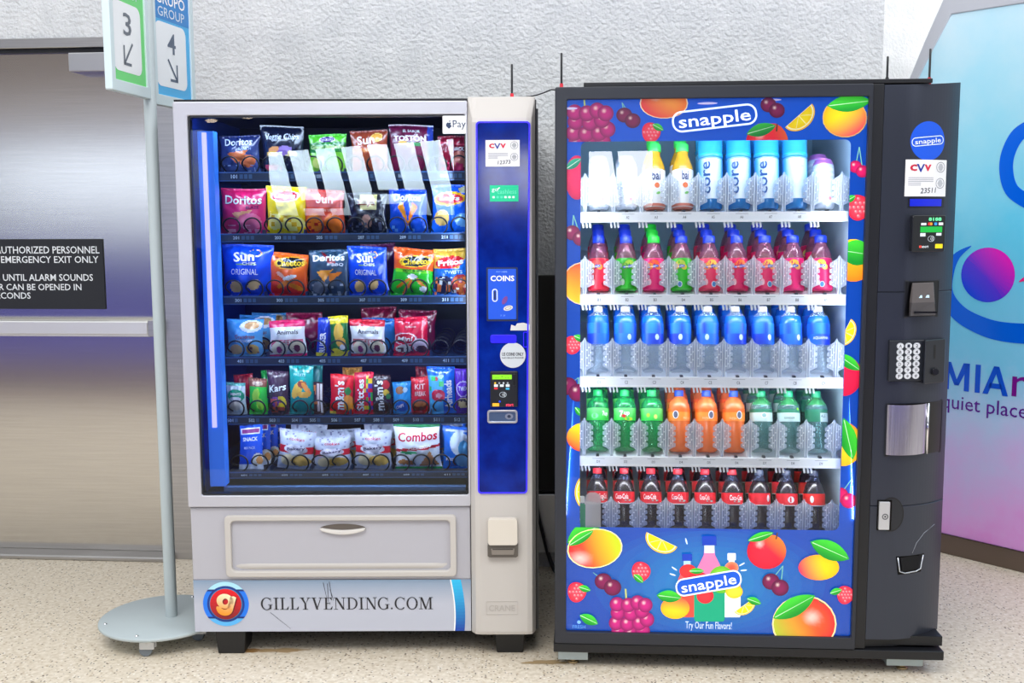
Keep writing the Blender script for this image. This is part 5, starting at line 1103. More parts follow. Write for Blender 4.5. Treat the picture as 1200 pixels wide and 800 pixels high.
u0, z0, u1, z1 = A2.box(671, 735, 686, 731); m.text('FRESH', (u0, z0, u1, z1), lambda a, b: (a, yl, b), S(90, 160, 236), 0); u0, z0, u1, z1 = A2.box(676, 730, 681, 725); m.poly(ell((u0+u1)/2, (z0+z1)/2, .006, .006, 10), 0, S(120, 180, 240), fn=lambda a, b: (a, yl, b))
# greenish translucent bottle printed over the corner of the window
m.build('fruit_print', V('glowing_print', .3, 0, False, PRINT_GLOW), drinks)  # emission added to the print's own colours to brighten the artwork
m = MB(); tq = lambda px, py: A2.at(px, py)
def cpoly(pts, col, o=0.): m.poly([tq(*p) for p in pts][::-1], 0, col, fn=lambda a, b: (a, PV-.0006-o, b))
cpoly([(680, 590), (686, 590), (686, 618), (680, 618)], S(10, 150, 110, .9)); cpoly([(680, 581), (685, 581), (685, 589), (680, 589)], S(236, 240, 244, .95))
cpoly([(686, 618), (686, 584), (687, 580), (691, 577), (698, 577), (703, 580), (704, 584), (704, 618)], S(214, 214, 222, .72)); cpoly([(685, 588), (704, 588), (704, 591), (685, 591)], S(240, 240, 244, .5), .0002)
m.build('translucent_print', V('translucent_ink', .4, 0, True), drinks)

# lit interior
m = MB(); z0, z1 = wz0-.10, wz1+.05; a0, a1 = .05, .925; D2 = .70
c_side, c_back = S(180, 206, 226), S(150, 190, 214)
m.add([(a0, .03, z0), (a0, D2, z0), (a0, D2, z1), (a0, .03, z1)], [(0, 1, 2, 3)], c_side); m.add([(a1, .03, z0), (a1, D2, z0), (a1, D2, z1), (a1, .03, z1)], [(3, 2, 1, 0)], c_side)
m.add([(a0, D2, z0), (a1, D2, z0), (a1, D2, z1), (a0, D2, z1)], [(0, 1, 2, 3)], c_back); m.add([(a0, .03, z1), (a1, .03, z1), (a1, D2, z1), (a0, D2, z1)], [(0, 1, 2, 3)], S(190, 206, 224))
m.build('interior_liner', V('drinks_liner', .5), drinks)
SH = [(1.4722, 1.4402), (1.2113, 1.1787), (.9459, .9127), (.6841, .6532), (.422, .390)]
CU = [A2.at(x, 400, .14)[0] for x in (701, 732.5, 765, 797, 830, 863, 895.5, 928, 961)]
CU = [CU[0]+(CU[8]-CU[0])*k/8 for k in range(9)]; PIT = CU[1]-CU[0]
shm = V('shelf_plastic', .35)
guide_m = V('clear_guide', .18, 0, True, 0)
gproto = None
for r, (zt, zb) in enumerate(SH):
    m = MB(); wht2 = S(240, 243, 246)
    m.box(a0+.025, .08, zb, a1-.012, .092, zt, wht2); m.box(a0+.025, .078, zb, a1-.012, .08, zb+.006, S(250, 250, 250)); m.prism([(.092, zt-.012), (.092, zt-.006), (.66, zt-.006+.13), (.66, zt-.012+.13)], a0+.025, a1-.012, S(222, 230, 238), fn=lambda a, b, y: (y, a, b))
    for k, u in enumerate(CU):
        m.text(f'{"ABCDE"[r]}{k+1}', (u-.004, zb+.011, u+.006, zt-.012), lambda a, b: (a, .0795, b), S(70, 76, 90), .01)
        m.poly([(u-.018, zt-.007), (u+.022, zt-.007), (u+.022, zt-.0055), (u-.018, zt-.0055)], 0, S(170, 176, 182), fn=lambda a, b: (a, .0796, b))
        for j in range(3):                                      # small claws hanging under the strip between the columns
            x = u-PIT/2-.010+j*.011; m.add([(x, .081, zb), (x+.005, .081, zb), (x+.008, .081, zb-.016), (x+.003, .081, zb-.018), (x, .092, zb), (x+.005, .092, zb), (x+.008, .092, zb-.016), (x+.003, .092, zb-.018)], [(0, 3, 2, 1), (4, 5, 6, 7), (0, 4, 7, 3), (1, 2, 6, 5), (3, 7, 6, 2)], S(236, 240, 244))
        m.bbox(u-.006, .082, zt-.006, u+.004, .1, zt+.006, .002, S(30, 34, 44))
    sh = m.build('shelf', shm, drinks)
    for k in range(10):
        u = CU[0]-PIT/2+PIT*k
        if gproto is None:
            g = MB(); cg = S(226, 236, 250, .34); cg2 = S(246, 250, 255, .58)
            pts = [(-.005, .002), (-.0245, .028)]
            for j in range(4):
                z = .034+.019*j; pts += [(-.0265, z), (-.0275, z+.006), (-.0265, z+.012), (-.022, z+.0155)]
            left = [(-.0045, -.004), (-.0065, .018), (-.021, .026)]+[q for j in range(4) for q in ((-.0285, .029+.0185*j), (-.0295, .034+.0185*j), (-.0285, .041+.0185*j), (-.0225, .0420+.0185*j), (-.0225, .0466+.0185*j))]+[(-.014, .106), (-.006, .112), (0, .124)]
            o = left+[(-x, z) for x, z in reversed(left[:-1])]
            g.prism(o, .0, .0025, cg)
            for x in (-.0185, -.012, -.0055, .0045, .011, .0175): g.box(x, -.007, .03, x+.0016, .0, .104, cg2)
            g.box(-.0045, -.010, -.004, -.0030, .012, .114, cg2); g.box(.0030, -.010, -.004, .0045, .012, .114, cg2)
            for s_ in (-1, 1): g.box(s_*.0235-.0008, .0, .03, s_*.0235+.0008, .02, .10, S(220, 232, 246, .2))
            for j in range(8): g.box(-.0225+.006*(j % 3), -.0012, .034+.0085*j, -.0185+.006*(j % 3), .0, .038+.0085*j, S(250, 252, 255, .75)); g.box(.006+.006*(j % 3), -.0012, .030+.0085*j, .010+.006*(j % 3), .0, .034+.0085*j, S(250, 252, 255, .75))
            gproto = go = g.build('bottle_guide', guide_m, drinks)
        else: go = gproto.copy(); COL.objects.link(go); go.parent = drinks
        go.location = (u, .102, zt+.001)

# curved price column
def cv(u):
    t_ = (u-CW0)/(CU1-CW0); return 0. if t_ < .2 else .10*((t_-.2)/.8)**2.1
def col_at(px, py, o=0.):
    u, z = A2.at(px, py, 0)
    for _ in range(5): u, z = A2.at(px, py, cv(u)-o)
    return u, z
def CF(o): return lambda a, b: (a, cv(a)-o, b)
m = MB(); n = 24; us = [CW0+(CU1-CW0)*i/n for i in range(n+1)]
zt_, zbm = DH-.003, .118
zl = [zbm, .55, .5525, .555, 1.222, 1.2245, 1.227, zt_]; dz_ = [0, 0, .003, 0, 0, .003, 0, 0]
v = []
zt_r = A2.at(1127, 96.5, .10)[1]
for z, dv in zip(zl, dz_): v += [(u, cv(u)+dv, z if z < zt_ else zt_+(zt_r-zt_)*(cv(u)/.10)) for u in us]
k = n+1; m.add(v, [(j*k+i, j*k+i+1, (j+1)*k+i+1, (j+1)*k+i) for j in range(len(zl)-1) for i in range(n)], smooth=False)
v = [(u, cv(u), z) for z in (zbm, zt_) for u in us]+[(u, .14, z) for z in (zbm, zt_) for u in us]
m.add(v, [(k+i, k+i+1, 3*k+i+1, 3*k+i) for i in range(n)]+[(i, 2*k+i, 2*k+i+1, i+1) for i in range(n)]+[(n, 2*k+n, 3*k+n, k+n), (0, k, 3*k, 2*k)])
pcol = m.build('price_column', P('charcoal_plastic', S(62, 66, 78), .3, .55), drinks)
m = MB(); m.prism([(CW0, .14), (CW0, .012), (CW0+.10, .022), (CW0+.17, .06), (CU1-.012, .11), (CU1-.012, .14)], .0885, zbm-.002, fn=lambda a, b, y: (a, b, y)); m.build('column_foot', dark, drinks)
def cbx(x0, y0, x1, y1, o=0.):
    a, _ = col_at(x0, (y0+y1)/2, o); b, _ = col_at(x1, (y0+y1)/2, o); _, c = col_at((x0+x1)/2, max(y0, y1), o); _, d = col_at((x0+x1)/2, min(y0, y1), o); return a, c, b, d
def cblock(mb, x0, y0, x1, y1, dep, r, col, back=.02):
    u0, z0, u1, z1 = cbx(x0, y0, x1, y1, dep); o = rrect(u0, z0, u1, z1, r, 3); kk = len(o)
    q = .002; ii = rrect(u0+q, z0+q, u1-q, z1-q, max(.0005, r-q), 3)
    s0, s1 = cv(u0), cv(u1); fy = lambda a: s0+(s1-s0)*(a-u0)/(u1-u0)
    v = [(a, fy(a)+back, b) for a, b in o]+[(a, fy(a)-dep+q, b) for a, b in o]+[(a, fy(a)-dep, b) for a, b in ii]; f = []
    for t_ in range(2):
        for j in range(kk): f.append((t_*kk+j, t_*kk+(j+1) % kk, (t_+1)*kk+(j+1) % kk, (t_+1)*kk+j))
    f.append(tuple(range(2*kk, 3*kk))); mb.add(v, f, col); return u0, z0, u1, z1, (lambda a, b, o_=0.: (a, fy(a)-dep-.0005-o_, b))
m = MB(); c0, cz = col_at(1088, 165); rr_ = (col_at(1108, 165)[0]-col_at(1068, 165)[0])/2
m.spoly(ell(c0, cz, rr_, rr_, 40), S(0, 84, 220), CF(.0006))
def pl(a, b): return (c0+(a)*math.cos(.10)-(b)*math.sin(.10), cz+(a)*math.sin(.10)+(b)*math.cos(.10))
o = [pl(*q) for q in rrect(-.054, -.0135, .054, .0135, .0125, 6)]; i = [pl(*q) for q in rrect(-.0515, -.011, .0515, .011, .0102, 6)]
for j in range(len(o)): m.spoly([o[j], o[(j+1) % len(o)], i[(j+1) % len(o)], i[j]], S(230, 242, 252), CF(.001))
gv, gf_, _ = glyphs('snapple', .02)
m.add([CF(.0012)(*pl((a-.5)*.088, (b-.5)*.019-.0022)) for a, b in gv], gf_, S(240, 248, 252))
m.build('round_sticker', ink, pcol)
m = MB(); cvv_label(m, *cbx(1060.5, 230, 1108.5, 187), CF(.0008), CF(.0014), '23511'); m.build('service_label', ink, pcol)
m = MB(); u0, z0, u1, z1 = cbx(1064, 243, 1106, 231); m.spoly([(u0, z0), (u1, z0), (u1, z1), (u0, z1)], S(18, 20, 28), CF(.0012)); dsp = m.build('display_bezel', V('reader_plastic', .3), drinks)
m = MB(); u0, z0, u1, z1 = cbx(1066, 241.5, 1103, 233); m.spoly([(u0, z0), (u1, z0), (u1, z1), (u0, z1)], S(8, 30, 190), CF(.0018)); m.build('display', V('lit_print', .3, 0, False, .35), dsp)
m = MB(); u0, z0, u1, z1, fn = cblock(m, 1069, 295, 1108, 252, .026, .006, S(22, 24, 28)); cr = m.build('card_reader', V('reader_plastic', .3), drinks)
m = MB(); w2 = (u1-u0); reader(m, u0+w2*.14, z0+.006, u1-w2*.06, z1-.003, lambda a, b: fn(a, b), 2); m.build('reader_print', V('lit_print', .3, 0, False, .35), cr)
m = MB(); u0, z0, u1, z1 = cbx(1059, 372, 1100, 328); oo = rrect(u0, z0, u1, z1, .002, 2); ii = rrect(u0+.003, z0+.003, u1-.003, z1-.003, .002, 2)
s0, s1 = cv(u0), cv(u1); fy = lambda a: s0+(s1-s0)*(a-u0)/(u1-u0)
m.ring(oo, ii, 0, S(34, 37, 44), fn=lambda a, b: (a, cv(a)-.0024, b)); m.spoly(ii, S(6, 6, 8), CF(.0012))
sg_ = fy((u0+u1)/2)-cv((u0+u1)/2)+.001; fy = lambda a: s0+(s1-s0)*(a-u0)/(u1-u0)-sg_
bw = u1-u0; q0, q1 = u0+bw*.13, u0+bw*.85
m.add([(q0, fy(q0)-.004, z0+.006), (q1, fy(q1)-.004, z0+.006), (q1, fy(q1)-.016, z0+.008), (q0, fy(q0)-.016, z0+.008),
       (q0, fy(q0)-.004, z0+.05), (q1, fy(q1)-.004, z0+.05), (q1-.004, fy(q1)-.013, z0+.048), (q0+.004, fy(q0)-.013, z0+.048)], [(0, 1, 2, 3), (3, 2, 6, 7), (0, 3, 7, 4), (1, 5, 6, 2), (4, 7, 6, 5)], S(74, 70, 72))
m.add([(q0, fy(q0)-.003, z0+.05), (q1, fy(q1)-.003, z0+.05), (q1-.004, fy(q1)-.013, z0+.048), (q0+.004, fy(q0)-.013, z0+.048), (q0+.006, fy(q0)-.004, z1-.008), (q1-.006, fy(q1)-.004, z1-.008), (q1-.008, fy(q1)-.006, z1-.010), (q0+.008, fy(q0)-.006, z1-.010)], [(3, 2, 6, 7), (0, 3, 7, 4), (1, 5, 6, 2), (4, 7, 6, 5)], S(92, 86, 86))
m.box(q0+.012, fy(q0)-.0145, z0+.016, q1-.008, fy(q0)-.012, z0+.022, S(10, 10, 12))
for t_ in (.38, .66): a = q0+(q1-q0)*t_; m.add([(a-.006, fy(a)-.0132, z0+.062), (a+.006, fy(a)-.0132, z0+.062), (a+.006, fy(a)-.0095, z0+.070), (a-.006, fy(a)-.0095, z0+.070)], [(0, 1, 2, 3)], S(190, 220, 236))
m.build('bill_acceptor', V('reader_plastic', .3), drinks)
m = MB(); u0, z0, u1, z1, fn = cblock(m, 1042, 447, 1083, 399, .016, .003, S(34, 37, 44)); kp = m.build('keypad', V('reader_plastic', .3), drinks)
W_, H_ = u1-u0, z1-z0
for r, row in enumerate(('A12', 'B34', 'C56', 'D78', 'E90', 'F*#')):
    for c, ch in enumerate(row):
        a, b = u0+W_*(.30+.235*c), z1-H_*(.135+.147*r); km = MB()
        oo = ell(a, b, .0115, .0098, 16); ii = ell(a, b, .0100, .0084, 16)
        km.ring(oo, ii, 0, S(200, 204, 212), fn=lambda x, y: fn(x, y, .0008)); km.poly(ii, 0, S(222, 224, 230), fn=lambda x, y: fn(x, y, .0016))
        v = [fn(*q, .0008) for q in oo]+[fn(*q, -.002) for q in oo]; km.add(v, [(j, j+16, (j+1) % 16+16, (j+1) % 16) for j in range(16)], S(190, 194, 204))
        km.text(ch, (a-.0042, b-.005, a+.0042, b+.005), lambda x, y: fn(x, y, .0022), S(40, 44, 60), .02); km.build('key', ink, kp)
m = MB(); u0, z0, u1, z1, fn = cblock(m, 1083.5, 449, 1107.5, 398, .03, .004, S(30, 33, 40)); W_, H_ = u1-u0, z1-z0
m.poly(rrect(u0+W_*.42, z0+H_*.56, u0+W_*.52, z0+H_*.88, .002, 3), 0, S(4, 4, 6), fn=lambda a, b: fn(a, b)); cm_ = m.build('coin_module', V('reader_plastic', .3), drinks)
m = MB(); a, b = u0+W_*.5, z0+H_*.27; f0 = fn(a, b)
for rr2, y0, y1, c in ((.0125, f0[1]-.004, f0[1]+.006, S(26, 28, 34)), (.0105, f0[1]-.012, f0[1]-.004, S(18, 19, 24))): m.prism(ell(a, b, rr2, rr2, 20), y0, y1, c)
m.build('reject_button', V('reader_plastic', .3), cm_, bevel=.001)
# delivery window with a chrome carousel behind it
u0, z0, u1, z1 = cbx(1037.5, 533, 1103, 472.5); s0, s1 = cv(u0), cv(u1); fy = lambda a: s0+(s1-s0)*(a-u0)/(u1-u0)
m = MB(); ii = rrect(u0, z0, u1, z1, .004, 3); oo = rrect(u0-.003, z0-.003, u1+.003, z1+.003, .005, 3)
m.ring(oo, ii, 0, S(30, 33, 40), fn=lambda a, b: (a, cv(a)-.003, b)); m.spoly(ii, S(6, 6, 8), CF(.0012)); m.build('delivery_port', V('reader_plastic', .3), drinks)
m = MB(); ca, rx = u0+(u1-u0)*.345, (u1-u0)*.335; nn = 20
pts = [(ca-rx*math.cos(math.pi*i/nn), .0-.026*math.sin(math.pi*i/nn)) for i in range(nn+1)]
v = [(a, cv(a)+.55*y-.002, z) for z in (z0+.004, z0+.022, z0+.026, z1-.002) for a, y in pts]; k = nn+1
m.add(v, [(j*k+i, j*k+i+1, (j+1)*k+i+1, (j+1)*k+i) for j in range(3) for i in range(nn)], smooth=True)
m.build('carousel', noise_mat('carousel_chrome', (.34, .33, .42, 1), (.52, .51, .60, 1), 4, .22, 0, 4, .3, .7, None, (60, 60, 1), .85), drinks)
m = MB(); a = ca+rx*1.06; m.tube([(a, cv(a)-.006, z0+.002), (a, cv(a)-.006, z1-.002)], .004, 8); m.build('carousel_rail', chrome, drinks)
# lock handle and its round recess
c0, cz = col_at(1044, 602.5); rr_ = col_at(1059, 602)[0]-c0; rz = .055
m = MB(); m.spoly(ell(c0, cz, rr_, rz, 36), S(30, 33, 40), CF(.0006)); m.ring(ell(c0, cz, rr_, rz, 36), ell(c0, cz, rr_*.93, rz*.95, 36), 0, S(12, 12, 16), fn=CF(.0010)); m.build('lock_recess', V('reader_plastic', .3), drinks)
m = MB(); u0, z0, u1, z1 = cbx(1029, 619.5, 1043, 587); m.box(u0-.004, -.002, z0-.004, u1+.004, .002, z1+.004, S(8, 8, 10)); m.bbox(u0, -.012, z0, u1-.004, .004, z1, .002, S(206, 208, 214)); m.ring(ell((u0+u1)/2, (z0+z1)/2-.002, .010, .010, 18), ell((u0+u1)/2, (z0+z1)/2-.002, .006, .006, 18), 0, S(120, 122, 128), fn=lambda a, b: (a, -.0125, b))
m.poly(ell((u0+u1)/2, (z0+z1)/2-.002, .003, .003, 10), 0, S(60, 60, 66), fn=lambda a, b: (a, -.0125, b)); m.build('lock_handle', V('lock_metal', .25, .6), drinks)
m = MB(); u0, z0, u1, z1 = cbx(1050, 671, 1082, 651); W_ = u1-u0
tr = lambda ins, d: [(u0+W_*.10+ins, z0+ins), (u1-W_*.12-ins, z0+ins+.002), (u1-W_*.02-ins, z1-d), (u0+W_*.02+ins, z1-d)]
m.spoly(tr(-.003, -.001), S(14, 15, 18), CF(.0006)); m.prism(tr(.004, .0), 0, 0, S(40, 42, 50), fn=lambda a, b, y: (a, cv(a)-.002-y, b))
L = [(u0+W_*.04, z1-.002), (u0+W_*.12, z0+.008), (u0+W_*.3, z0+.002), (u1-W_*.3, z0+.004), (u1-W_*.12, z0+.010), (u1-W_*.04, z1-.002)]
m.tube([(a, cv(a)-.004, b) for a, b in L], .0022, 6, S(190, 194, 202)); m.poly(tr(.010, .002), 0, S(24, 26, 32), fn=CF(.0045)); m.build('coin_return', V('slot_metal', .2, .7), drinks)
m = MB(); L = [col_at(x, y) for x, y in ((1069, 648), (1074, 636), (1083, 624), (1095, 614))]
m.tube([(a, cv(a)-.0004, b) for a, b in L], .0008, 5, S(150, 156, 168)); m.build('scratch', ink, pcol)
zinc = P('zinc_plate', S(176, 190, 194), .4, .5); brass = P('brass', S(176, 150, 110), .3, .8)
for px0, px1, py, v_ in ((654, 689, 770, .02), (1040, 1083, 775, .03), (654, 689, 770, .62), (1040, 1083, 775, .62)):
    a, _ = A2.at(px0, py, .02); b, _ = A2.at(px1, py, .02); zt2, zb2 = A2.at(660, 763.)[1], .019
    m = MB(); m.box(a, v_, zb2, b, v_+.08, zt2+.002); f_ = m.build('foot', zinc, drinks, bevel=.002)
    c_ = (a+b)/2; m = MB(); m.lathe([(.017, 0), (.019, .004), (.010, .007)], 16, c_, v_+.03); m.lathe([(.012, .008), (.012, .014)], 6, c_, v_+.03); m.lathe([(.006, .006), (.006, zb2)], 12, c_, v_+.03); m.build('levelling_bolt', brass, f_)
antenna(A2, drinks, 658, 62, 101, .06); antenna(A2, drinks, 1039.5, 66, 94, .10, False); antenna(A2, drinks, 1089, 57, 94, .10)
lamp_in('drinks_machine_lamp', A2, .49, .03, wz1+.035, .49, .5, 1.45, .8, .03, DRINK_TOP*.75, (.78, .91, 1))
lamp_in('drinks_machine_lamp', A2, .062, .022, 1.08, .5, .25, 1.05, .03, 1.15, DRINK_SIDE, (.84, .92, 1))
for zt, zb in SH[:-1]: lamp_in('shelf_fill_light', A2, .49, .1, zb-.002, .49, .2, zb-.2, .8, .006, SHELF_FILL, (.92, .96, 1))  # extra light put under every shelf so no row stays dark
lamp_in('drinks_machine_lamp', A2, .912, .022, 1.08, .5, .25, 1.05, .03, 1.15, DRINK_SIDE, (.84, .92, 1))

# cable strung between both machines
p0 = A1.world(*[A1.at(609, 114, .06)[0], .06, A1.at(609, 114, .06)[1]]); p1 = A2.world(A2.at(646, 105, .06)[0], .06, A2.at(646, 105, .06)[1])
pts = [p0+(p1-p0)*(i/12)+Vector((0, 0, -.006*math.sin(math.pi*i/12))) for i in range(13)]
pts = [p0+Vector((-.03, .06, -.001))]+pts+[p1+Vector((.05, .05, .002))]
tag(MB().tube(pts, .0022, 6).build('cable', black_plastic), 'thin black cable strung between the tops of both machines', 'cable')
for k in range(2):
    pts = []
    for i in range(25):
        t_ = i/24; pts.append((.098+.17*t_+.012*math.sin(5*t_+k), .79+.055*k+.012*math.sin(7*t_), .012+(.40-.2*k)*(4*(t_-.42-.1*k)**2)))
    tag(MB().tube(pts, .006, 8).build('power_cord', black_plastic), ['black power cord looping down behind the gap between both machines', 'lower black power cord lying behind the gap between both machines'][k], 'cord')

# ------------------------------------------------------------------ bottles and cans
plas = V('bottle_plastic', .2, 0, True, 0, Coat_Weight=.3, Coat_Roughness=.16); lab_m = V('bottle_label', .35); cap_m = V('bottle_cap', .35)
def arc_fn(R, off=.0006): return lambda a, b: ((R+off)*math.sin(a/R), -(R+off)*math.cos(a/R), b)
def band_lab(mb, R, z0, z1, colfn, n=36, nz=8, off=.0005):
    v = []; rr = R if callable(R) else (lambda z: R)
    for j in range(nz+1):
        z = z0+(z1-z0)*j/nz
        for i in range(n): a = 2*math.pi*i/n; v.append(((rr(z)+off)*math.sin(a), -(rr(z)+off)*math.cos(a), z))
    f = []; cs = []
    for j in range(nz):
        for i in range(n):
            f.append((j*n+i, j*n+(i+1) % n, (j+1)*n+(i+1) % n, (j+1)*n+i)); a = (i+.5)/n; a = a-1 if a > .5 else a
            cs.append(colfn(a*2*math.pi*(rr((z0+z1)/2)), (j+.5)/nz))
    mb.add(v, f, cols=cs, smooth=True)
def interp(prof):
    zs = [p[1] for p in prof]; rs = [p[0] for p in prof]
    return lambda z: float(np.interp(z, zs, rs))
def bottle_parts(root, prof, cap, label):
    b = MB(); b.lathe(prof, 24); b.build('body', plas, root)
    if cap:
        r_, z0, z1, c = cap; k = MB(); k.lathe([(r_*.98, z0, c), (r_, z0+.002, c), (r_, z1-.003, c), (r_*.92, z1, c)], 24, wob=lambda a, z: 1+.018*math.cos(12*a*2)); k.build('cap', cap_m, root)
    if label: label(root)
def std_label(Rf, z0, z1, colfn, texts=(), shapes=()):
    def go(root):
        l = MB(); band_lab(l, Rf, z0, z1, colfn, 40, 14)
        R = Rf((z0+z1)/2) if callable(Rf) else Rf
        rr = Rf if callable(Rf) else (lambda z: R)
        def fn(off): return lambda a, b: ((rr(b)+off)*math.sin(a/R), -(rr(b)+off)*math.cos(a/R), b)
        for k, (cx, cz, w_, h, rot_, c) in enumerate(shapes): l.poly(ell(cx, cz, w_, h, 18, rot_), 0, c, fn=fn(.0010+.0003*k))
        for t_ in texts: l.text(t_[0], t_[1:5], fn(.0030), t_[5], t_[6] if len(t_) > 6 else .03, rot=t_[7] if len(t_) > 7 else 0, vert=t_[8] if len(t_) > 8 else False)
        l.build('label', lab_m, root)
    return go
CA = lambda *c: S(*c)
SNAP = [(.028, 0), (.0345, .004), (.0352, .05), (.0345, .085), (.0352, .1), (.0345, .118), (.029, .145), (.0205, .168), (.0175, .176), (.0175, .186)]
SODA = [(.026, 0), (.034, .006), (.0345, .03), (.0325, .062), (.0345, .086), (.0362, .108), (.0362, .150), (.034, .163), (.028, .174), (.0185, .184), (.0125, .190), (.0125, .199)]
COKE = [(.025, 0), (.033, .006), (.0335, .035), (.031, .060), (.0345, .086), (.0352, .096), (.0352, .132), (.030, .152), (.021, .172), (.0135, .187), (.0125, .200)]
WATER = [(.027, 0), (.0335, .006), (.034, .04), (.0325, .065), (.0345, .085), (.036, .095), (.036, .17), (.032, .190), (.021, .202), (.0125, .207), (.0125, .214)]
def colored(prof, cols): return [(r, z, next(c for zz, c in cols if z < zz)) for r, z in prof]
def snapple(root, k):
    main = [S(226, 30, 60), S(30, 170, 30), S(226, 20, 110), S(40, 180, 30), S(226, 50, 90), S(214, 20, 90), S(226, 40, 100), S(226, 24, 110), S(220, 24, 100)][k]
    liq = S(176, 110, 130, .62); body = [(r, z, S(120, 66, 96, .62) if z > .1 else main[:3]+(.9,)) for r, z in SNAP]
    frt = [(S(240, 70, 60), S(250, 190, 60)), (S(160, 200, 60), S(90, 160, 50)), (S(240, 90, 40), S(250, 150, 40)), (S(170, 190, 60), S(246, 190, 50)), (S(246, 200, 80), S(240, 150, 70)), (S(240, 120, 40), S(220, 60, 50)), (S(246, 200, 80), S(240, 120, 100)), (S(240, 180, 60), S(250, 170, 130)), (S(246, 190, 60), S(220, 220, 120))][k]
    def cf(a, q): return main if q < .62+.12*math.sin(a*90+k*1.7) else mixc(main, WHITE, .12) if False else main
    sd = (-.012, .006, -.004, -.010, .002, .004, .003, -.008, -.012)[k]
    bcx = (.0, .018, .012, -.008, .010, .014, .008, -.014, -.006)[k]
    lab = std_label(interp(SNAP), .006, .082, lambda a, q: main, [('snapple', sd-.014, .083, sd+.014, .090, WHITE, .02, .18)],
                    [(sd+.004, .096, .016, .016, .3, frt[0]), (sd-.012, .088, .012, .013, 0, frt[1]), (sd+.016, .085, .009, .010, 0, mixc(frt[0], frt[1], .5)), (sd, .0865, .0185, .0065, .18, S(20, 80, 190)), (sd*.3-.014, .03, .006, .012, 0, mixc(main, WHITE, .5)), (.016, .024, .008, .006, 0, mixc(main, S(40, 0, 40), .3))]
                    + ([(bcx, .022, .0075, .011, 0, S(230, 236, 240)), (bcx, .022, .0055, .009, 0, S(70, 130, 190))] if k in (3, 4, 6, 8) else []))
    bottle_parts(root, body, (.0195, .178, .204, S(20, 200, 50) if k == 2 else S(10, 50, 200)), lab)
def water(root, k):
    pr = [(r, z, S(20, 110, 230, .85) if .088 < z < .185 else S(190, 214, 232, .34)) for r, z in WATER]
    tx = [('AQUAFINA', -.024, .110, .024, .121, S(225, 235, 250), .02)] if k == 8 else []
    bc = [None, .012, .012, -.002, -.006, .014, .016, .020, None][k]
    sh = [] if bc is None else [(bc, .118, .0065, .010, 0, S(196, 220, 244))]
    bottle_parts(root, pr, (.0148, .206, .224, S(232, 240, 246)), std_label(interp(WATER), .094, .166, lambda a, q: mixc(S(20, 60, 200), S(40, 140, 246), abs(math.sin(a*60+k))*.8 if q > .5 else .25+.3*math.sin(a*40+k*2)), tx, sh))
def soda(root, k):
    kind = k//3
    if kind == 0:
        c, cap_, l = S(20, 150, 80, .72), S(30, 190, 100), lambda a, q: mixc(S(40, 200, 70), S(110, 220, 120), q)
        tx = [[('7', -.018, .117, -.006, .139, WHITE, .05), ('up', -.004, .120, .014, .135, WHITE, .05)], [], []][1 if k != 1 else 0] if k == 1 else ([('7up', .014, .117, .034, .137, WHITE, .04)] if k == 0 else [])
        sh = [(-.004, .121, .007, .006, 0, S(220, 40, 40)), (.012, .111, .014, .006, 0, S(180, 210, 40))] if k == 1 else ([(-.014, .124, .006, .007, 0, S(170, 200, 50)), (.010, .119, .006, .008, 0, S(210, 220, 120))] if k == 2 else [(-.01, .121, .012, .009, 0, S(120, 220, 150))])
    elif kind == 1:
        c, cap_, l = S(240, 120, 60, .86), S(20, 70, 200), lambda a, q: S(250, 140, 50) if q < .75 else S(246, 96, 20)
        bx = (-.014, .012, .014)[k-3]; tx = [('FRESH', -.004-bx, .111, .018-bx, .119, S(255, 214, 170), .0)]; sh = [(bx, .127, .0095, .014, 0, S(240, 240, 244)), (bx, .127, .007, .0115, 0, S(90, 96, 120))] if k != 9 else []
    else:
        c, cap_, l = S(90, 140, 140, .55), S(20, 160, 110), lambda a, q: S(40, 120, 90) if (q > .7 or (k == 8 and a < .004)) else S(190, 214, 214)
        sh = [(.004, .127, .010, .010, 0, S(226, 236, 236)), (.004, .127, .007, .007, 0, S(130, 170, 170))] if k == 6 else ([(.026, .149, .005, .005, 0, S(150, 220, 40))] if k == 7 else []); tx = [('GINGER', -.02, .115, .012, .122, S(30, 90, 80), .01)] if k == 7 else ([('ALE', .006, .121, .022, .131, S(40, 90, 90), .01)] if k == 8 else [])
    pr = [(r, z, c if z < .155 or kind != 2 else S(60, 150, 90, .75)) for r, z in SODA]
    bottle_parts(root, pr, (.0150, .190, .211, cap_), std_label(interp(SODA), .106, .148, l, tx, sh))
def cola(root, k):
    pr = [(r, z, S(22, 12, 30, .93) if z < .155 else S(70, 80, 110, .55)) for r, z in COKE]
    red = S(224, 20, 44) if k < 8 else S(232, 24, 24)
    tx = [('Coca-Cola', (.004, -.03, -.026, -.022, -.02, -.012, -.03, -.03, -.02)[k], .105, (.034, .012, .014, .012, .010, .03, -.002, .0, .01)[k], .123, WHITE, .02)] if k in (0, 1, 2, 3, 4, 5) else []
    sh = {6: [(.026, .113, .006, .012, 0, S(226, 226, 232))], 7: [(.008, .109, .011, .011, 0, S(230, 230, 234))], 8: [(-.014, .111, .006, .012, 0, S(236, 236, 240))]}.get(k, [(.012, .101, .012, .003, 0, S(150, 190, 180))])
    bottle_parts(root, pr, (.0150, .191, .210, S(230, 40, 60) if k < 6 else S(60, 70, 96)), std_label(interp(COKE), .088, .130, lambda a, q: red if q > .08 else S(190, 200, 200), tx, sh))
BAI = [(.026, 0), (.0335, .005), (.0345, .03), (.0345, .125), (.033, .140), (.024, .165), (.0185, .178), (.0185, .195)]
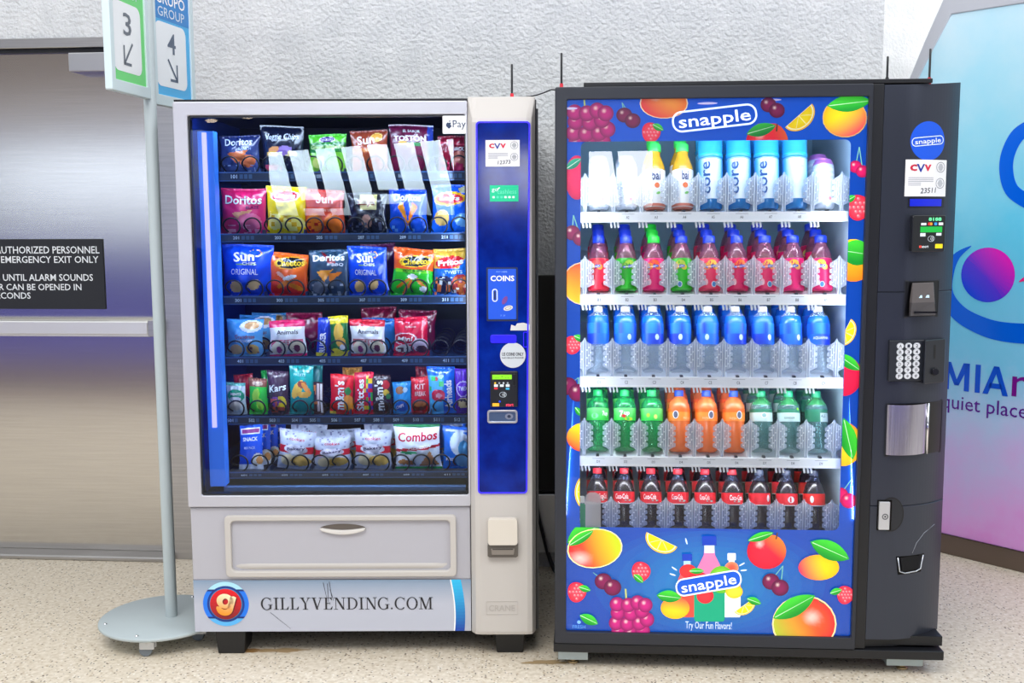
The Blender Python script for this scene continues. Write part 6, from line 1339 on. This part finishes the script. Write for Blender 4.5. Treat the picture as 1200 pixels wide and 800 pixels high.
def bai(root, k):
    pr = [(r, z, S(226, 170, 40, .85) if z > .118 else (S(200, 110, 90, .9) if z < .004 else S(236, 226, 220, .8))) for r, z in BAI]
    bottle_parts(root, pr, (.0205, .190, .216, S(60, 214, 90)), std_label(interp(BAI), .008, .128, lambda a, q: S(240, 238, 236) if q > .06 else S(210, 120, 100), [('bai', -.022+.006*k, .092, .016, .122, S(50, 60, 110), .03)], [(.006, .075, .0085, .009, 0, S(236, 120, 70)), (.010, .05, .007, .004, .4, S(120, 190, 90)), (-.022, .06, .004, .03, 0, S(170, 176, 190))]))
CORE = [(.030, 0), (.036, .006), (.0365, .05), (.035, .06), (.0365, .07), (.0385, .12), (.0385, .165)]
def core(root, k):
    pr = [(r, z, S(120, 190, 236, .8) if z > .02 else S(50, 130, 200, .8)) for r, z in CORE]
    b = MB(); b.lathe(pr, 28); b.build('body', plas, root)
    cp_ = MB(); c = S(50, 170, 236, .82); cp_.lathe([(.0395, .166, c), (.0410, .170, c), (.041, .176, S(40, 200, 220, .9)), (.0395, .179, c), (.0395, .222, c), (.037, .230, c)], 28); cp_.build('cap', plas, root)
    lb = std_label(interp(CORE), .030, .160, lambda a, q: mixc(S(232, 240, 246), S(70, 170, 232), (abs(a)/.040)**1.6), [('core', -.026, .045, -.004, .150, S(20, 80, 150), .03, 0, True)] if k != 7 else [('NUTRITION', -.012, .13, .018, .136, S(120, 130, 150), .0)], [(.02, .05, .007, .02, 0, S(180, 206, 228))]); lb(root)
CAN = [(.024, 0), (.031, .006), (.033, .012), (.033, .142), (.030, .152), (.0265, .156), (.0265, .160)]
def can(root, k):
    rim = S(200, 120, 200) if k == 8 else S(226, 230, 240)
    b = MB(); b.lathe([(r, z, rim if z > .141 else S(206, 212, 224)) for r, z in CAN], 28); b.build('body', V('can_metal', .28, .55), root)
    std_label(interp(CAN), .014, .138, lambda a, q: mixc(S(236, 240, 246), S(206, 216, 230), .5+.5*math.sin(q*40)) if k == 8 else S(236, 240, 248), [('cola', -.016, .07, .014, .09, S(206, 214, 226), .0)] if k != 8 else [], [(.012, .03, .005, .006, 0, S(226, 130, 140))])(root)
ORD = ['first', 'second', 'third', 'fourth', 'fifth', 'sixth', 'seventh', 'eighth', 'ninth']
def put_bottle(builder, k, row, name, label, cat, group, lab2=None, v=.137, dv=.079, proto=None, h2=0.):                # the shelf slopes to the front, bottles lean back on it
    z = SH[row][0]-.0055+.229*(v-.092)
    if proto is None: root = thing(name, label, cat, A2.world(CU[k], v, z), A2.a, group); root.rotation_euler.x = -.225; root.scale = (1, 1, (1, .89, .975, .96, .955)[row]); builder(root, k)
    else: root = copy_tree(proto); root.location = A2.world(CU[k], v, z); root['label'] = label
    r2 = copy_tree(root); r2.location = A2.world(CU[k]+.0, v+dv, z+.229*dv); r2['label'] = lab2[0]; r2['group'] = group + ', second row'
    if row:
        r3 = copy_tree(root); r3.location = A2.world(CU[k], v+2*dv, z+.229*2*dv); r3['label'] = lab2[1]; r3['group'] = group + ', third row'
    return root
FS = 'from the snack machine'; SHN = ['uppermost', 'second', 'middle', 'fourth', 'lowest']
def labs(k, row, short):
    return f'{short} second in line, {ORD[k]} column {FS}, {SHN[row]} drinks shelf', f'{short} third in line, {ORD[k]} column {FS}, {SHN[row]} drinks shelf'
def front(desc, k, row): return f'{desc}, {ORD[k]} {FS}, front of {SHN[row]} drinks shelf'
for k in range(9):
    if k in (0, 1): put_bottle(can, k, 0, 'drink_can', front('pale drink can', k, 0), 'can', 'pale cans on the uppermost drinks shelf', labs(k, 0, 'pale can'))
    elif k == 8: put_bottle(can, k, 0, 'drink_can', 'slim silver can with violet rim at the far end of the uppermost drinks shelf', 'can', 'violet rimmed cans', labs(k, 0, 'violet rimmed can'))
    elif k in (2, 3): put_bottle(bai, k, 0, 'juice_bottle', f'amber bottle with bright green cap, {"beside the pale cans" if k == 2 else "beside the wide blue capped bottles"}', 'bottle', 'green capped juice bottles', labs(k, 0, 'green capped bottle'))
    else: put_bottle(core, k, 0, 'water_bottle', front('wide blue capped bottle', k, 0), 'bottle', 'wide blue capped water bottles', labs(k, 0, 'blue capped bottle'))
tea = ['red', 'green', 'magenta green-capped', 'green', 'rose pink', 'crimson', 'rose pink', 'magenta', 'crimson']
so = ['bright green soda bottle', 'blue capped orange soda bottle', 'dull green soda bottle']
for k in range(9): put_bottle(snapple, k, 1, 'tea_bottle', front(f'{tea[k]} tea bottle', k, 1), 'bottle', 'tea bottles on the second drinks shelf', labs(k, 1, 'tea bottle'))
for k in range(9): put_bottle(water, k, 2, 'water_bottle', front('blue labelled water bottle', k, 2), 'bottle', 'water bottles on the middle drinks shelf', labs(k, 2, 'water bottle'))
for k in range(9): put_bottle(soda, k, 3, 'soda_bottle', front(so[k//3], k, 3), 'bottle', 'soda bottles on the fourth drinks shelf', labs(k, 3, 'soda bottle'))
for k in range(9): put_bottle(cola, k, 4, 'cola_bottle', front('red labelled cola bottle', k, 4), 'bottle', 'cola bottles on the lowest drinks shelf', labs(k, 4, 'cola bottle'))
